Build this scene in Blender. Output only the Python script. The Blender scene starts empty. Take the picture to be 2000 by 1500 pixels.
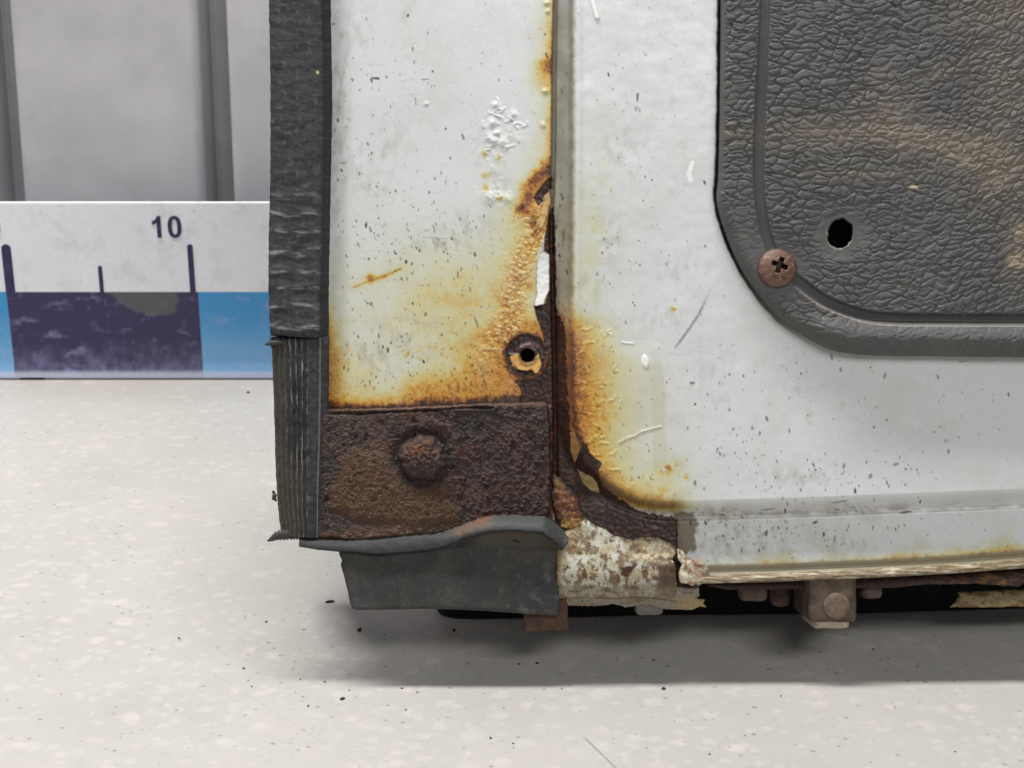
import bpy, bmesh, math, random
import numpy as np

scene = bpy.context.scene
col = scene.collection
random.seed(7)

# ------------------------------------------------------------------ camera, light, exposure
PITCH = math.radians(18.4)
F = 3000.0                 # focal length in pixels of the 2000 px wide photograph
D1 = 0.534                 # distance of the door's inner face along the view axis (m)
PX = F / D1                # pixels per metre on that face
CAM_H = 0.2696
cp, sp = math.cos(PITCH), math.sin(PITCH)

cam_d = bpy.data.cameras.new('camera')
cam_d.sensor_width = 36.0
cam_d.lens = 54.0
cam_d.clip_start = 0.01
cam_d.clip_end = 50.0
cam_d.dof.use_dof = True
cam_d.dof.focus_distance = D1 - 0.003
cam_d.dof.aperture_fstop = 36.0
cam = bpy.data.objects.new('camera', cam_d)
cam.location = (0, 0, CAM_H)
cam.rotation_euler = (math.pi / 2 - PITCH, 0, 0)
col.objects.link(cam)
scene.camera = cam

world = bpy.data.worlds.new('World')
scene.world = world
world.use_nodes = True
bg = world.node_tree.nodes['Background']
bg.inputs['Color'].default_value = (0.96, 0.98, 1.0, 1)
bg.inputs['Strength'].default_value = 0.15


def area_lamp(name, loc, target, sx, sy, power, color):
    l = bpy.data.lights.new(name, 'AREA')
    l.shape = 'RECTANGLE'
    l.size, l.size_y = sx, sy
    l.energy = power
    l.color = color
    o = bpy.data.objects.new(name, l)
    o.location = loc
    d = [target[i] - loc[i] for i in range(3)]
    import mathutils
    o.rotation_euler = mathutils.Vector(d).to_track_quat('-Z', 'Y').to_euler()
    col.objects.link(o)
    return o


# ceiling tubes running parallel to the door
area_lamp('ceiling_tube', (-0.42, 0.64, 1.5), (-0.42, 0.63, 0), 1.3, 0.14, 36, (1.0, 0.988, 0.97))
area_lamp('ceiling_tube', (0.7, -1.15, 1.75), (0.0, 0.55, 0.1), 1.5, 0.35, 22, (1.0, 0.995, 0.98))

scene.view_settings.view_transform = 'Standard'
scene.view_settings.look = 'None'
scene.view_settings.exposure = 0.0
scene.view_settings.gamma = 1.0
scene.view_settings.use_curve_mapping = False
scene.cycles.max_bounces = 8

# ------------------------------------------------------------------ numeric helpers
RNG = np.random.RandomState(3)
_ang = RNG.rand(256, 256) * 2 * np.pi
_GX, _GY = np.cos(_ang).astype(np.float32), np.sin(_ang).astype(np.float32)
_J1 = RNG.rand(256, 256).astype(np.float32)
_J2 = RNG.rand(256, 256).astype(np.float32)
_J3 = RNG.rand(256, 256).astype(np.float32)


def perlin(x, y, seed=0):
    x = np.asarray(x, np.float32) + seed * 17.31
    y = np.asarray(y, np.float32) + seed * 9.77
    ix, iy = np.floor(x).astype(np.int32), np.floor(y).astype(np.int32)
    fx, fy = x - ix, y - iy
    u, v = fx * fx * fx * (fx * (fx * 6 - 15) + 10), fy * fy * fy * (fy * (fy * 6 - 15) + 10)
    x0, x1, y0, y1 = ix & 255, (ix + 1) & 255, iy & 255, (iy + 1) & 255
    a = _GX[x0, y0] * fx + _GY[x0, y0] * fy
    b = _GX[x1, y0] * (fx - 1) + _GY[x1, y0] * fy
    c = _GX[x0, y1] * fx + _GY[x0, y1] * (fy - 1)
    d = _GX[x1, y1] * (fx - 1) + _GY[x1, y1] * (fy - 1)
    return (a + (b - a) * u) * (1 - v) + (c + (d - c) * u) * v


def fbm(x, y, scale, octv=4, seed=0, sy=None, gain=0.55):
    sy = sy or scale
    out, amp, fr, tot = 0, 1.0, 1.0, 0
    for o in range(octv):
        out = out + amp * perlin(x / scale * fr, y / sy * fr, seed + o * 3.7)
        tot += amp
        amp *= gain
        fr *= 2.03
    return out / tot * 1.6        # about -1..1


def worley(x, y, seed=0, jit=0.9):
    x = np.asarray(x, np.float32) + seed * 13.1
    y = np.asarray(y, np.float32) + seed * 7.9
    ix, iy = np.floor(x).astype(np.int32), np.floor(y).astype(np.int32)
    f1 = np.full(x.shape, 9.0, np.float32)
    f2 = np.full(x.shape, 9.0, np.float32)
    cid = np.zeros(x.shape, np.float32)
    for dx in (-1, 0, 1):
        for dy in (-1, 0, 1):
            jx, jy = (ix + dx) & 255, (iy + dy) & 255
            px = ix + dx + 0.5 + (_J1[jx, jy] - 0.5) * jit
            py = iy + dy + 0.5 + (_J2[jx, jy] - 0.5) * jit
            d = np.hypot(px - x, py - y)
            near = d < f1
            f2 = np.where(near, f1, np.minimum(f2, d))
            cid = np.where(near, _J3[jx, jy], cid)
            f1 = np.where(near, d, f1)
    return f1, f2, cid


def ss(a, b, x):
    t = np.clip((x - a) / (b - a), 0, 1)
    return t * t * (3 - 2 * t)


def line_d(X, Y, pts):
    best = np.full(X.shape, 1e9, np.float32)
    for (ax, ay), (bx_, by_) in zip(pts[:-1], pts[1:]):
        vx, vy = bx_ - ax, by_ - ay
        t = np.clip(((X - ax) * vx + (Y - ay) * vy) / (vx * vx + vy * vy + 1e-9), 0, 1)
        best = np.minimum(best, np.hypot(X - ax - t * vx, Y - ay - t * vy))
    return best


def poly_sd(X, Y, pts):
    pts = list(pts)
    d = line_d(X, Y, pts + [pts[0]])
    ins = np.zeros(X.shape, bool)
    n = len(pts)
    for i in range(n):
        ax, ay = pts[i]
        bx_, by_ = pts[(i + 1) % n]
        c = (ay > Y) != (by_ > Y)
        xi = (bx_ - ax) * (Y - ay) / ((by_ - ay) if by_ != ay else 1e-9) + ax
        ins ^= c & (X < xi)
    return np.where(ins, d, -d)


def ell(X, Y, cx, cy, rx, ry, rot=0.0):
    c, s = math.cos(rot), math.sin(rot)
    u, v = (X - cx) * c + (Y - cy) * s, -(X - cx) * s + (Y - cy) * c
    return np.exp(-((u / rx) ** 2 + (v / ry) ** 2))


def key(v, xs, ys):
    return np.interp(v, xs, ys)


def smooth_poly(pts, n=6):
    """Catmull-Rom through an open polyline."""
    P = np.array(pts, float)
    Q = np.vstack([2 * P[0] - P[1], P, 2 * P[-1] - P[-2]])
    out = []
    for i in range(1, len(Q) - 2):
        for k in range(n):
            t = k / n
            out.append(tuple(0.5 * ((2 * Q[i]) + (-Q[i - 1] + Q[i + 1]) * t
                       + (2 * Q[i - 1] - 5 * Q[i] + 4 * Q[i + 1] - Q[i + 2]) * t * t
                       + (-Q[i - 1] + 3 * Q[i] - 3 * Q[i + 1] + Q[i + 2]) * t ** 3)))
    out.append(tuple(P[-1]))
    return out


def lin(c):
    c = np.asarray(c, float) / 255.0
    return np.where(c <= 0.04045, c / 12.92, ((c + 0.055) / 1.055) ** 2.4)


def L4(r, g, b):
    v = lin((r, g, b))
    return (float(v[0]), float(v[1]), float(v[2]), 1.0)


def mix(A, c, m):
    """A (...,3) towards colour c (sRGB 0..255) by mask m."""
    m = np.clip(m, 0, 1)[..., None]
    return A * (1 - m) + np.asarray(lin(c), np.float32) * m


def at_depth(x, y, D):
    x, y, D = np.broadcast_arrays(np.asarray(x, float), np.asarray(y, float), np.asarray(D, float))
    u, v = (x - 1000) / F, (y - 750) / F
    return np.stack([D * u, D * (cp - v * sp), CAM_H - D * (sp + v * cp)], -1)


def door_pt(x, y, z):
    """pixel position on the door's inner face, raised z pixels towards the viewer."""
    return at_depth(x, y, D1 - np.asarray(z, float) / PX)


def floor_pt(x, y, up=0.0):
    v = (np.asarray(y, float) - 750) / F
    return at_depth(x, y, (CAM_H - up) / (sp + v * cp))


def wall_pt(x, y, Y):
    """on the vertical plane at world distance Y."""
    v = (np.asarray(y, float) - 750) / F
    return at_depth(x, y, Y / (cp - v * sp))


# ------------------------------------------------------------------ mesh building
def link(name, me, mat, parent=None):
    o = bpy.data.objects.new(name, me)
    if mat:
        me.materials.append(mat)
    col.objects.link(o)
    if parent:
        o.parent = parent
        if parent.type == 'EMPTY':
            o.matrix_parent_inverse = parent.matrix_world.inverted()
    return o


def mesh_np(name, V, Q, mat, parent=None, C=None, R=None, smooth=True):
    me = bpy.data.meshes.new(name)
    V = np.asarray(V, np.float32)
    Q = np.asarray(Q, np.int32)
    me.vertices.add(len(V))
    me.vertices.foreach_set('co', V.ravel())
    k = Q.shape[1]
    me.loops.add(Q.size)
    me.loops.foreach_set('vertex_index', Q.ravel())
    me.polygons.add(len(Q))
    me.polygons.foreach_set('loop_start', np.arange(0, Q.size, k, dtype=np.int32))
    me.polygons.foreach_set('use_smooth', np.full(len(Q), smooth))
    me.update(calc_edges=True)
    if C is not None:
        a = me.attributes.new('Col', 'FLOAT_COLOR', 'POINT')
        c4 = np.ones((len(V), 4), np.float32)
        c4[:, :3] = np.clip(C, 0, 1)
        a.data.foreach_set('color', c4.ravel())
    if R is not None:
        a = me.attributes.new('Rgh', 'FLOAT', 'POINT')
        a.data.foreach_set('value', np.asarray(R, np.float32).ravel())
    me.validate()
    return link(name, me, mat, parent)


def grid_faces(H, W):
    i = np.arange(H * W).reshape(H, W)
    return np.stack([i[:-1, :-1], i[1:, :-1], i[1:, 1:], i[:-1, 1:]], -1).reshape(-1, 4)


def skirt(V, Q, back, C=None, R=None):
    """give an open sheet a real thickness: its border is carried back by `back` metres along the view-facing normal."""
    E = np.concatenate([Q[:, [0, 1]], Q[:, [1, 2]], Q[:, [2, 3]], Q[:, [3, 0]]])
    S = np.sort(E, 1)
    keyv = S[:, 0].astype(np.int64) * (len(V) + 1) + S[:, 1]
    u, idx, cnt = np.unique(keyv, return_index=True, return_counts=True)
    B = E[idx[cnt == 1]]
    bv = np.unique(B)
    mp = np.full(len(V), -1)
    mp[bv] = len(V) + np.arange(len(bv))
    off = np.array([0, cp, -sp]) * back
    V2 = np.concatenate([V, V[bv] + off])
    Q2 = np.concatenate([Q, np.stack([B[:, 1], B[:, 0], mp[B[:, 0]], mp[B[:, 1]]], -1)])
    C2 = None if C is None else np.concatenate([C, C[bv]])
    R2 = None if R is None else np.concatenate([R, R[bv]])
    return V2, Q2, C2, R2


def compact(V, Q, C, R):
    used = np.unique(Q)
    mp = np.full(len(V), -1)
    mp[used] = np.arange(len(used))
    return V[used], mp[Q], C[used], R[used]


def sheet(name, poly, zfun, cfun, mat, parent, step=2.0, thick=8.0, ragged=0.0, seed=0, bounds=None, rag_scale=14):
    """A plate cut to an outline (pixels of the door face) with its own relief z(x,y,sd) and colours; thickness in pixels."""
    P = np.array(poly)
    x0, y0, x1, y1 = bounds or (P[:, 0].min() - 4, P[:, 1].min() - 4, P[:, 0].max() + 4, P[:, 1].max() + 4)
    xs, ys = np.arange(x0, x1 + step, step), np.arange(y0, y1 + step, step)
    X, Y = np.meshgrid(xs, ys)
    sd = poly_sd(X, Y, poly)
    if ragged:
        sd = sd + ragged * fbm(X, Y, rag_scale, 3, seed + 50)
    keepv = sd > -step * 1.05
    gy, gx = np.gradient(sd, step)
    g = np.hypot(gx, gy) + 1e-6
    m = (sd < 0) & keepv
    X = np.where(m, X - sd * gx / g / np.maximum(g, 0.7), X)
    Y = np.where(m, Y - sd * gy / g / np.maximum(g, 0.7), Y)
    sd = np.maximum(sd, 0)
    Z = zfun(X, Y, sd)
    C, R = cfun(X, Y, sd)
    V = door_pt(X, Y, Z).reshape(-1, 3)
    Q = grid_faces(*X.shape)
    Q = Q[keepv.ravel()[Q].all(1)]
    V, Q, C, R = compact(V, Q, C.reshape(-1, 3), np.broadcast_to(R, X.shape).reshape(-1))
    V, Q, C, R = skirt(V, Q, thick / PX, C, R)
    return mesh_np(name, V, Q, mat, parent, C, R)


def px_box(name, x0, x1, y0, y1, z0, z1, bev, mat, parent, segs=3, rough=0.0, seed=0, sub=0):
    """a rounded block given in door-face pixels (z towards the viewer)."""
    bm = bmesh.new()
    bmesh.ops.create_cube(bm, size=1)
    for v in bm.verts:
        v.co = ((x0 + x1) / 2 + v.co.x * (x1 - x0), (y0 + y1) / 2 + v.co.y * (y1 - y0), (z0 + z1) / 2 + v.co.z * (z1 - z0))
    bmesh.ops.bevel(bm, geom=bm.edges[:], offset=bev, segments=segs, profile=0.5, affect='EDGES')
    if sub:
        bmesh.ops.subdivide_edges(bm, edges=bm.edges[:], cuts=sub, use_grid_fill=True)
    A = np.array([v.co[:] for v in bm.verts])
    if rough:
        A[:, 0] += rough * fbm(A[:, 1] + A[:, 2], A[:, 0], 17, 3, seed)
        A[:, 1] += rough * fbm(A[:, 0] + A[:, 2], A[:, 1], 17, 3, seed + 5)
    W = door_pt(A[:, 0], A[:, 1], np.full(len(A), z1)) + ((z1 - A[:, 2]) / PX)[:, None] * np.array([0, cp, -sp])
    for v, w in zip(bm.verts, W):
        v.co = w
    bmesh.ops.recalc_face_normals(bm, faces=bm.faces[:])
    me = bpy.data.meshes.new(name)
    bm.to_mesh(me)
    bm.free()
    for p in me.polygons:
        p.use_smooth = True
    o = link(name, me, mat, parent)
    return o


def disc(name, cx, cy, r, zfun, cfun, mat, parent, rings=26, seg=72, z_base=0.0, thick=10.0, wob=0.0, seed=0):
    a = np.linspace(0, 2 * np.pi, seg, endpoint=False)
    rr = np.linspace(0.0, 1, rings) ** 0.85
    A, RR = np.meshgrid(a, rr)
    w = 1 + wob * fbm(np.cos(A) * 2, np.sin(A) * 2, 1.0, 2, seed)
    X, Y = cx + r * RR * w * np.cos(A), cy + r * RR * w * np.sin(A)
    Z = z_base + zfun(X, Y, RR)
    C, R = cfun(X, Y, RR)
    i = np.arange(rings * seg).reshape(rings, seg)
    j = np.roll(i, -1, 1)
    Q = np.stack([i[:-1], j[:-1], j[1:], i[1:]], -1).reshape(-1, 4)
    V = door_pt(X, Y, Z).reshape(-1, 3)
    # rim carried back
    n = len(V)
    V = np.concatenate([V, V[i[-1]] + np.array([0, cp, -sp]) * thick / PX])
    k = n + np.arange(seg)
    Q = np.concatenate([Q, np.stack([i[-1], j[-1], np.roll(k, -1), k], -1)])
    C = np.concatenate([C.reshape(-1, 3), C[-1]])
    R = np.broadcast_to(R, X.shape)
    R = np.concatenate([R.reshape(-1), R[-1]])
    return mesh_np(name, V, Q, mat, parent, C, R)


def empty(name, loc, label, cat):
    o = bpy.data.objects.new(name, None)
    o.location = loc
    o.empty_display_size = 0.02
    col.objects.link(o)
    bpy.context.view_layer.update()
    o['label'] = label
    o['category'] = cat
    return o


# ------------------------------------------------------------------ materials
def new_mat(name):
    m = bpy.data.materials.new(name)
    m.use_nodes = True
    nt = m.node_tree
    return m, nt, nt.nodes['Principled BSDF']


def add_noise(nt, scale, detail=4, rough=0.6, vec=None):
    n = nt.nodes.new('ShaderNodeTexNoise')
    n.inputs['Scale'].default_value = scale
    n.inputs['Detail'].default_value = detail
    n.inputs['Roughness'].default_value = rough
    if vec is None:
        tc = nt.nodes.new('ShaderNodeTexCoord')
        vec = tc.outputs['Object']
    nt.links.new(vec, n.inputs['Vector'])
    return n


def ramp(nt, src, stops):
    r = nt.nodes.new('ShaderNodeValToRGB')
    el = r.color_ramp.elements
    while len(el) < len(stops):
        el.new(0.5)
    for e, (p, c) in zip(el, stops):
        e.position = p
        e.color = c
    nt.links.new(src, r.inputs['Fac'])
    return r


def attr_mat(name, nscale=900, namp=0.12, bump=0.15, bscale=1500, spec=0.5, coat=0.0, bdist=0.0004):
    """colours laid out per vertex, broken up by fine noise, with fine bump."""
    m, nt, b = new_mat(name)
    a = nt.nodes.new('ShaderNodeAttribute')
    a.attribute_name = 'Col'
    n = add_noise(nt, nscale, 5)
    r = ramp(nt, n.outputs['Fac'], [(0.25, (1 - namp,) * 3 + (1,)), (0.75, (1 + namp,) * 3 + (1,))])
    mx = nt.nodes.new('ShaderNodeMix')
    mx.data_type = 'RGBA'
    mx.blend_type = 'MULTIPLY'
    mx.inputs['Factor'].default_value = 1
    nt.links.new(a.outputs['Color'], mx.inputs['A'])
    nt.links.new(r.outputs['Color'], mx.inputs['B'])
    nt.links.new(mx.outputs['Result'], b.inputs['Base Color'])
    ra = nt.nodes.new('ShaderNodeAttribute')
    ra.attribute_name = 'Rgh'
    nt.links.new(ra.outputs['Fac'], b.inputs['Roughness'])
    n2 = add_noise(nt, bscale, 4)
    bp = nt.nodes.new('ShaderNodeBump')
    bp.inputs['Strength'].default_value = bump
    bp.inputs['Distance'].default_value = bdist
    nt.links.new(n2.outputs['Fac'], bp.inputs['Height'])
    nt.links.new(bp.outputs['Normal'], b.inputs['Normal'])
    b.inputs['Specular IOR Level'].default_value = spec
    b.inputs['Coat Weight'].default_value = coat
    b.inputs['Coat Roughness'].default_value = 0.15
    return m


def noise_mat(name, c1, c2, c3, scale, rough=0.7, bump=0.4, bdist=0.0006, bscale=None, spec=0.4):
    m, nt, b = new_mat(name)
    n = add_noise(nt, scale, 6, 0.65)
    r = ramp(nt, n.outputs['Fac'], [(0.32, c1), (0.5, c2), (0.7, c3)])
    nt.links.new(r.outputs['Color'], b.inputs['Base Color'])
    b.inputs['Roughness'].default_value = rough
    b.inputs['Specular IOR Level'].default_value = spec
    n2 = add_noise(nt, bscale or scale * 2.5, 5)
    bp = nt.nodes.new('ShaderNodeBump')
    bp.inputs['Strength'].default_value = bump
    bp.inputs['Distance'].default_value = bdist
    nt.links.new(n2.outputs['Fac'], bp.inputs['Height'])
    nt.links.new(bp.outputs['Normal'], b.inputs['Normal'])
    return m


M_PAINT = attr_mat('worn_white_paint', 700, 0.04, 0.06, 900, 0.5, 0.0, 0.0003)
M_RUST = attr_mat('flaky_rust', 1500, 0.40, 0.9, 1700, 0.6, 0.0, 0.0009)
M_FLAKE = attr_mat('peeling_paint', 1500, 0.18, 0.3, 1800, 0.4)
M_RUBBER = attr_mat('dusty_rubber', 1200, 0.28, 0.35, 2500, 0.35, 0.0, 0.0003)
M_LEATHER = attr_mat('grained_vinyl', 1600, 0.18, 0.25, 3000, 0.35, 0.0, 0.0002)
M_BOARD = attr_mat('printed_board', 500, 0.05, 0.05, 800, 0.5)
M_METAL = noise_mat('rusty_steel', L4(56, 44, 37), L4(82, 69, 58), L4(106, 93, 80), 200, 0.75)
M_BROWN = noise_mat('brown_rusty_steel', L4(52, 36, 30), L4(78, 56, 45), L4(98, 74, 60), 240, 0.8)
M_BLACK = noise_mat('black_undercoat', L4(10, 10, 11), L4(18, 17, 17), L4(34, 30, 28), 150, 0.75, 0.3)
M_GREYWALL = noise_mat('grey_painted_sheet', L4(166, 164, 168), L4(176, 174, 178), L4(185, 183, 187), 22, 0.42, 0.04, 0.0003, 300)
M_INK = noise_mat('violet_ink', L4(44, 38, 74), L4(50, 43, 84), L4(66, 58, 104), 160, 0.45, 0.02)
M_CRUMB = noise_mat('dark_dirt', L4(34, 28, 24), L4(60, 50, 42), L4(96, 82, 68), 400, 0.9)

# ------------------------------------------------------------------ the floor
def floor_material():
    m, nt, b = new_mat('speckled_vinyl')
    tc = nt.nodes.new('ShaderNodeTexCoord')
    vec = tc.outputs['Object']

    def chips(scale, lo, hi, warp, seed):
        mp = nt.nodes.new('ShaderNodeMapping')
        mp.inputs['Location'].default_value = (seed, seed * 2.3, 0)
        mp.inputs['Scale'].default_value = (0.8, 1.0, 1.0)
        nt.links.new(vec, mp.inputs['Vector'])
        nz = add_noise(nt, scale * 1.6, 3, 0.6, mp.outputs['Vector'])
        ad = nt.nodes.new('ShaderNodeVectorMath')
        ad.operation = 'MULTIPLY_ADD'
        nt.links.new(nz.outputs['Color'], ad.inputs[0])
        ad.inputs[1].default_value = (warp,) * 3
        nt.links.new(mp.outputs['Vector'], ad.inputs[2])
        v = nt.nodes.new('ShaderNodeTexVoronoi')
        v.inputs['Scale'].default_value = scale
        nt.links.new(ad.outputs[0], v.inputs['Vector'])
        sep = nt.nodes.new('ShaderNodeSeparateColor')
        nt.links.new(v.outputs['Color'], sep.inputs['Color'])
        # chip radius differs from cell to cell; many cells have none
        mr = nt.nodes.new('ShaderNodeMapRange')
        mr.inputs['From Min'].default_value = lo
        mr.inputs['From Max'].default_value = 1.0
        mr.inputs['To Min'].default_value = 0.0
        mr.inputs['To Max'].default_value = hi
        nt.links.new(sep.outputs['Red'], mr.inputs['Value'])
        sb = nt.nodes.new('ShaderNodeMath')
        sb.operation = 'SUBTRACT'
        nt.links.new(mr.outputs['Result'], sb.inputs[0])
        nt.links.new(v.outputs['Distance'], sb.inputs[1])
        sm = nt.nodes.new('ShaderNodeMapRange')
        sm.interpolation_type = 'SMOOTHSTEP'
        sm.inputs['From Min'].default_value = -0.20
        sm.inputs['From Max'].default_value = 0.16
        nt.links.new(sb.outputs[0], sm.inputs['Value'])
        return sm.outputs['Result']

    def mixc(a, fac, c, amt):
        mm = nt.nodes.new('ShaderNodeMath')
        mm.operation = 'MULTIPLY'
        nt.links.new(fac, mm.inputs[0])
        mm.inputs[1].default_value = amt
        x = nt.nodes.new('ShaderNodeMix')
        x.data_type = 'RGBA'
        nt.links.new(mm.outputs[0], x.inputs['Factor'])
        nt.links.new(a, x.inputs['A'])
        x.inputs['B'].default_value = c
        return x.outputs['Result']

    n = add_noise(nt, 9, 5, 0.6, vec)
    base = ramp(nt, n.outputs['Fac'], [(0.3, L4(169, 166, 161)), (0.5, L4(175, 172, 167)), (0.72, L4(181, 176, 171))]).outputs['Color']
    c = mixc(base, chips(140, 0.30, 0.40, 0.006, 0.0), L4(193, 189, 183), 0.42)
    c = mixc(c, chips(230, 0.35, 0.40, 0.003, 1.7), L4(191, 187, 181), 0.5)
    c = mixc(c, chips(150, 0.72, 0.40, 0.005, 3.1), L4(198, 187, 183), 0.6)
    c = mixc(c, chips(330, 0.55, 0.34, 0.003, 4.4), L4(168, 165, 159), 0.5)
    c = mixc(c, chips(420, 0.85, 0.25, 0.001, 6.4), L4(110, 102, 94), 0.7)
    # faint scratches and the joint, straight lines on the floor
    sepv = nt.nodes.new('ShaderNodeSeparateXYZ')
    nt.links.new(vec, sepv.inputs[0])
    for (pa, pb), wid, amt, cc in ((((1138, 1437), (1215, 1512)), 0.00045, 0.75, L4(95, 88, 80)),
                                   (((330, 1262), (760, 1530)), 0.0005, 0.22, L4(140, 134, 126)),
                                   (((905, 1290), (945, 1328)), 0.0004, 0.4, L4(120, 114, 106)),
                                   (((935, 1328), (950, 1312)), 0.0004, 0.4, L4(120, 114, 106))):
        A, B = floor_pt(*pa), floor_pt(*pb)
        dx, dy = B[0] - A[0], B[1] - A[1]
        ln = math.hypot(dx, dy)
        dx, dy = dx / ln, dy / ln

        def lincomb(cx, cy, c0):
            m1 = nt.nodes.new('ShaderNodeMath'); m1.operation = 'MULTIPLY_ADD'
            nt.links.new(sepv.outputs['X'], m1.inputs[0]); m1.inputs[1].default_value = cx; m1.inputs[2].default_value = c0
            m2 = nt.nodes.new('ShaderNodeMath'); m2.operation = 'MULTIPLY_ADD'
            nt.links.new(sepv.outputs['Y'], m2.inputs[0]); m2.inputs[1].default_value = cy
            nt.links.new(m1.outputs[0], m2.inputs[2])
            return m2.outputs[0]
        along = lincomb(dx, dy, -(A[0] * dx + A[1] * dy) - ln / 2)
        across = lincomb(-dy, dx, A[0] * dy - A[1] * dx)
        ab1 = nt.nodes.new('ShaderNodeMath'); ab1.operation = 'ABSOLUTE'; nt.links.new(along, ab1.inputs[0])
        ab2 = nt.nodes.new('ShaderNodeMath'); ab2.operation = 'ABSOLUTE'; nt.links.new(across, ab2.inputs[0])
        r1 = nt.nodes.new('ShaderNodeMapRange'); nt.links.new(ab1.outputs[0], r1.inputs['Value'])
        r1.inputs['From Min'].default_value = ln / 2 * 0.8; r1.inputs['From Max'].default_value = ln / 2
        r1.inputs['To Min'].default_value = 1; r1.inputs['To Max'].default_value = 0
        r2 = nt.nodes.new('ShaderNodeMapRange'); nt.links.new(ab2.outputs[0], r2.inputs['Value'])
        r2.inputs['From Min'].default_value = 0; r2.inputs['From Max'].default_value = wid
        r2.inputs['To Min'].default_value = 1; r2.inputs['To Max'].default_value = 0
        mu = nt.nodes.new('ShaderNodeMath'); mu.operation = 'MULTIPLY'
        nt.links.new(r1.outputs[0], mu.inputs[0]); nt.links.new(r2.outputs[0], mu.inputs[1])
        c = mixc(c, mu.outputs[0], cc, amt)
    # settled dirt along the foot of the board
    n3 = add_noise(nt, 26, 4, 0.6, vec)
    gy = nt.nodes.new('ShaderNodeMapRange')
    nt.links.new(sepv.outputs['Y'], gy.inputs['Value'])
    yb = float(floor_pt(300, 742)[1])
    gy.inputs['From Min'].default_value = yb - 0.045
    gy.inputs['From Max'].default_value = yb
    mu = nt.nodes.new('ShaderNodeMath'); mu.operation = 'MULTIPLY'
    nt.links.new(gy.outputs[0], mu.inputs[0]); nt.links.new(n3.outputs['Fac'], mu.inputs[1])
    c = mixc(c, mu.outputs[0], L4(150, 138, 126), 0.7)
    nt.links.new(c, b.inputs['Base Color'])
    b.inputs['Roughness'].default_value = 0.42
    b.inputs['Specular IOR Level'].default_value = 0.4
    n2 = add_noise(nt, 700, 3, 0.5, vec)
    bp = nt.nodes.new('ShaderNodeBump')
    bp.inputs['Strength'].default_value = 0.08
    bp.inputs['Distance'].default_value = 0.0003
    nt.links.new(n2.outputs['Fac'], bp.inputs['Height'])
    nt.links.new(bp.outputs['Normal'], b.inputs['Normal'])
    return m


fl = mesh_np('floor', [(-3, -2, 0), (3, -2, 0), (3, 2.5, 0), (-3, 2.5, 0)], [(0, 1, 2, 3)], floor_material())
fl['kind'] = 'structure'

# ------------------------------------------------------------------ ribbed grey wall behind
YR = float(floor_pt(300, 741)[1])      # plane of the measuring board's face
YW = YR + 0.030                         # foot of the wall
LEAN = math.tan(math.radians(4.6))


def build_wall():
    # profile positions measured where the wall meets the top of the board
    v = (395 - 750) / F
    # depth of the leaning wall at image row 395
    D = (YW + LEAN * CAM_H) / ((cp - v * sp) + LEAN * (sp + v * cp))
    mpx = F / D
    X = lambda px: (px - 1000) / mpx
    prof = []
    period = (456 - 46) / mpx
    for k in range(-4, 12):
        o = X(456) + (k - 0) * period      # right (sharp) side of a channel
        w = 54 / mpx
        d = 0.034
        # coming from the previous rib: round shoulder, channel floor, sharp edge with a small bevel
        for a in np.linspace(0, math.pi / 2, 8):
            r = 0.0055
            prof.append((o - w - r + r * math.sin(a), r - r * math.cos(a)))
        prof.append((o - w + 0.001, d - 0.002))
        prof.append((o - w + 0.003, d))
        prof.append((o - 0.0004, d))
        prof.append((o, d - 0.001))
        prof.append((o + 0.0003, 0.0022))
        prof.append((o + 0.0012, 0.0012))
        prof.append((o + 0.0036, 0.0002))
        prof.append((o + 0.0055, 0.0))
    prof = np.array(prof)
    zs = np.array([0.0, 0.15, 0.4, 0.8, 1.4])
    V = []
    for z in zs:
        for x, dd in prof:
            V.append((x, YW + LEAN * z + dd, z))
    V = np.array(V)
    Q = grid_faces(len(zs), len(prof))
    V2, Q2, _, _ = skirt(V, Q, 0.03)
    o = mesh_np('ribbed_wall', V2, Q2, M_GREYWALL, None, smooth=False)
    o['label'] = 'grey metal wall with vertical recessed grooves behind the white measuring board'
    o['category'] = 'wall'
    return o


build_wall()

# ------------------------------------------------------------------ measuring board
board = empty('measuring_board', tuple(floor_pt(300, 741)), 'white measuring board with violet and blue bands standing on the floor before the grey wall', 'ruler')
PB = lambda x, y: wall_pt(x, y, YR)
ztop, zbot = float(PB(300, 394)[2]), float(PB(300, 738)[2])
zband = float(PB(300, 571)[2])
xL10, xR10 = float(PB(22, 571)[0]), float(PB(377, 571)[0])      # centres of the two long ticks


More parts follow.
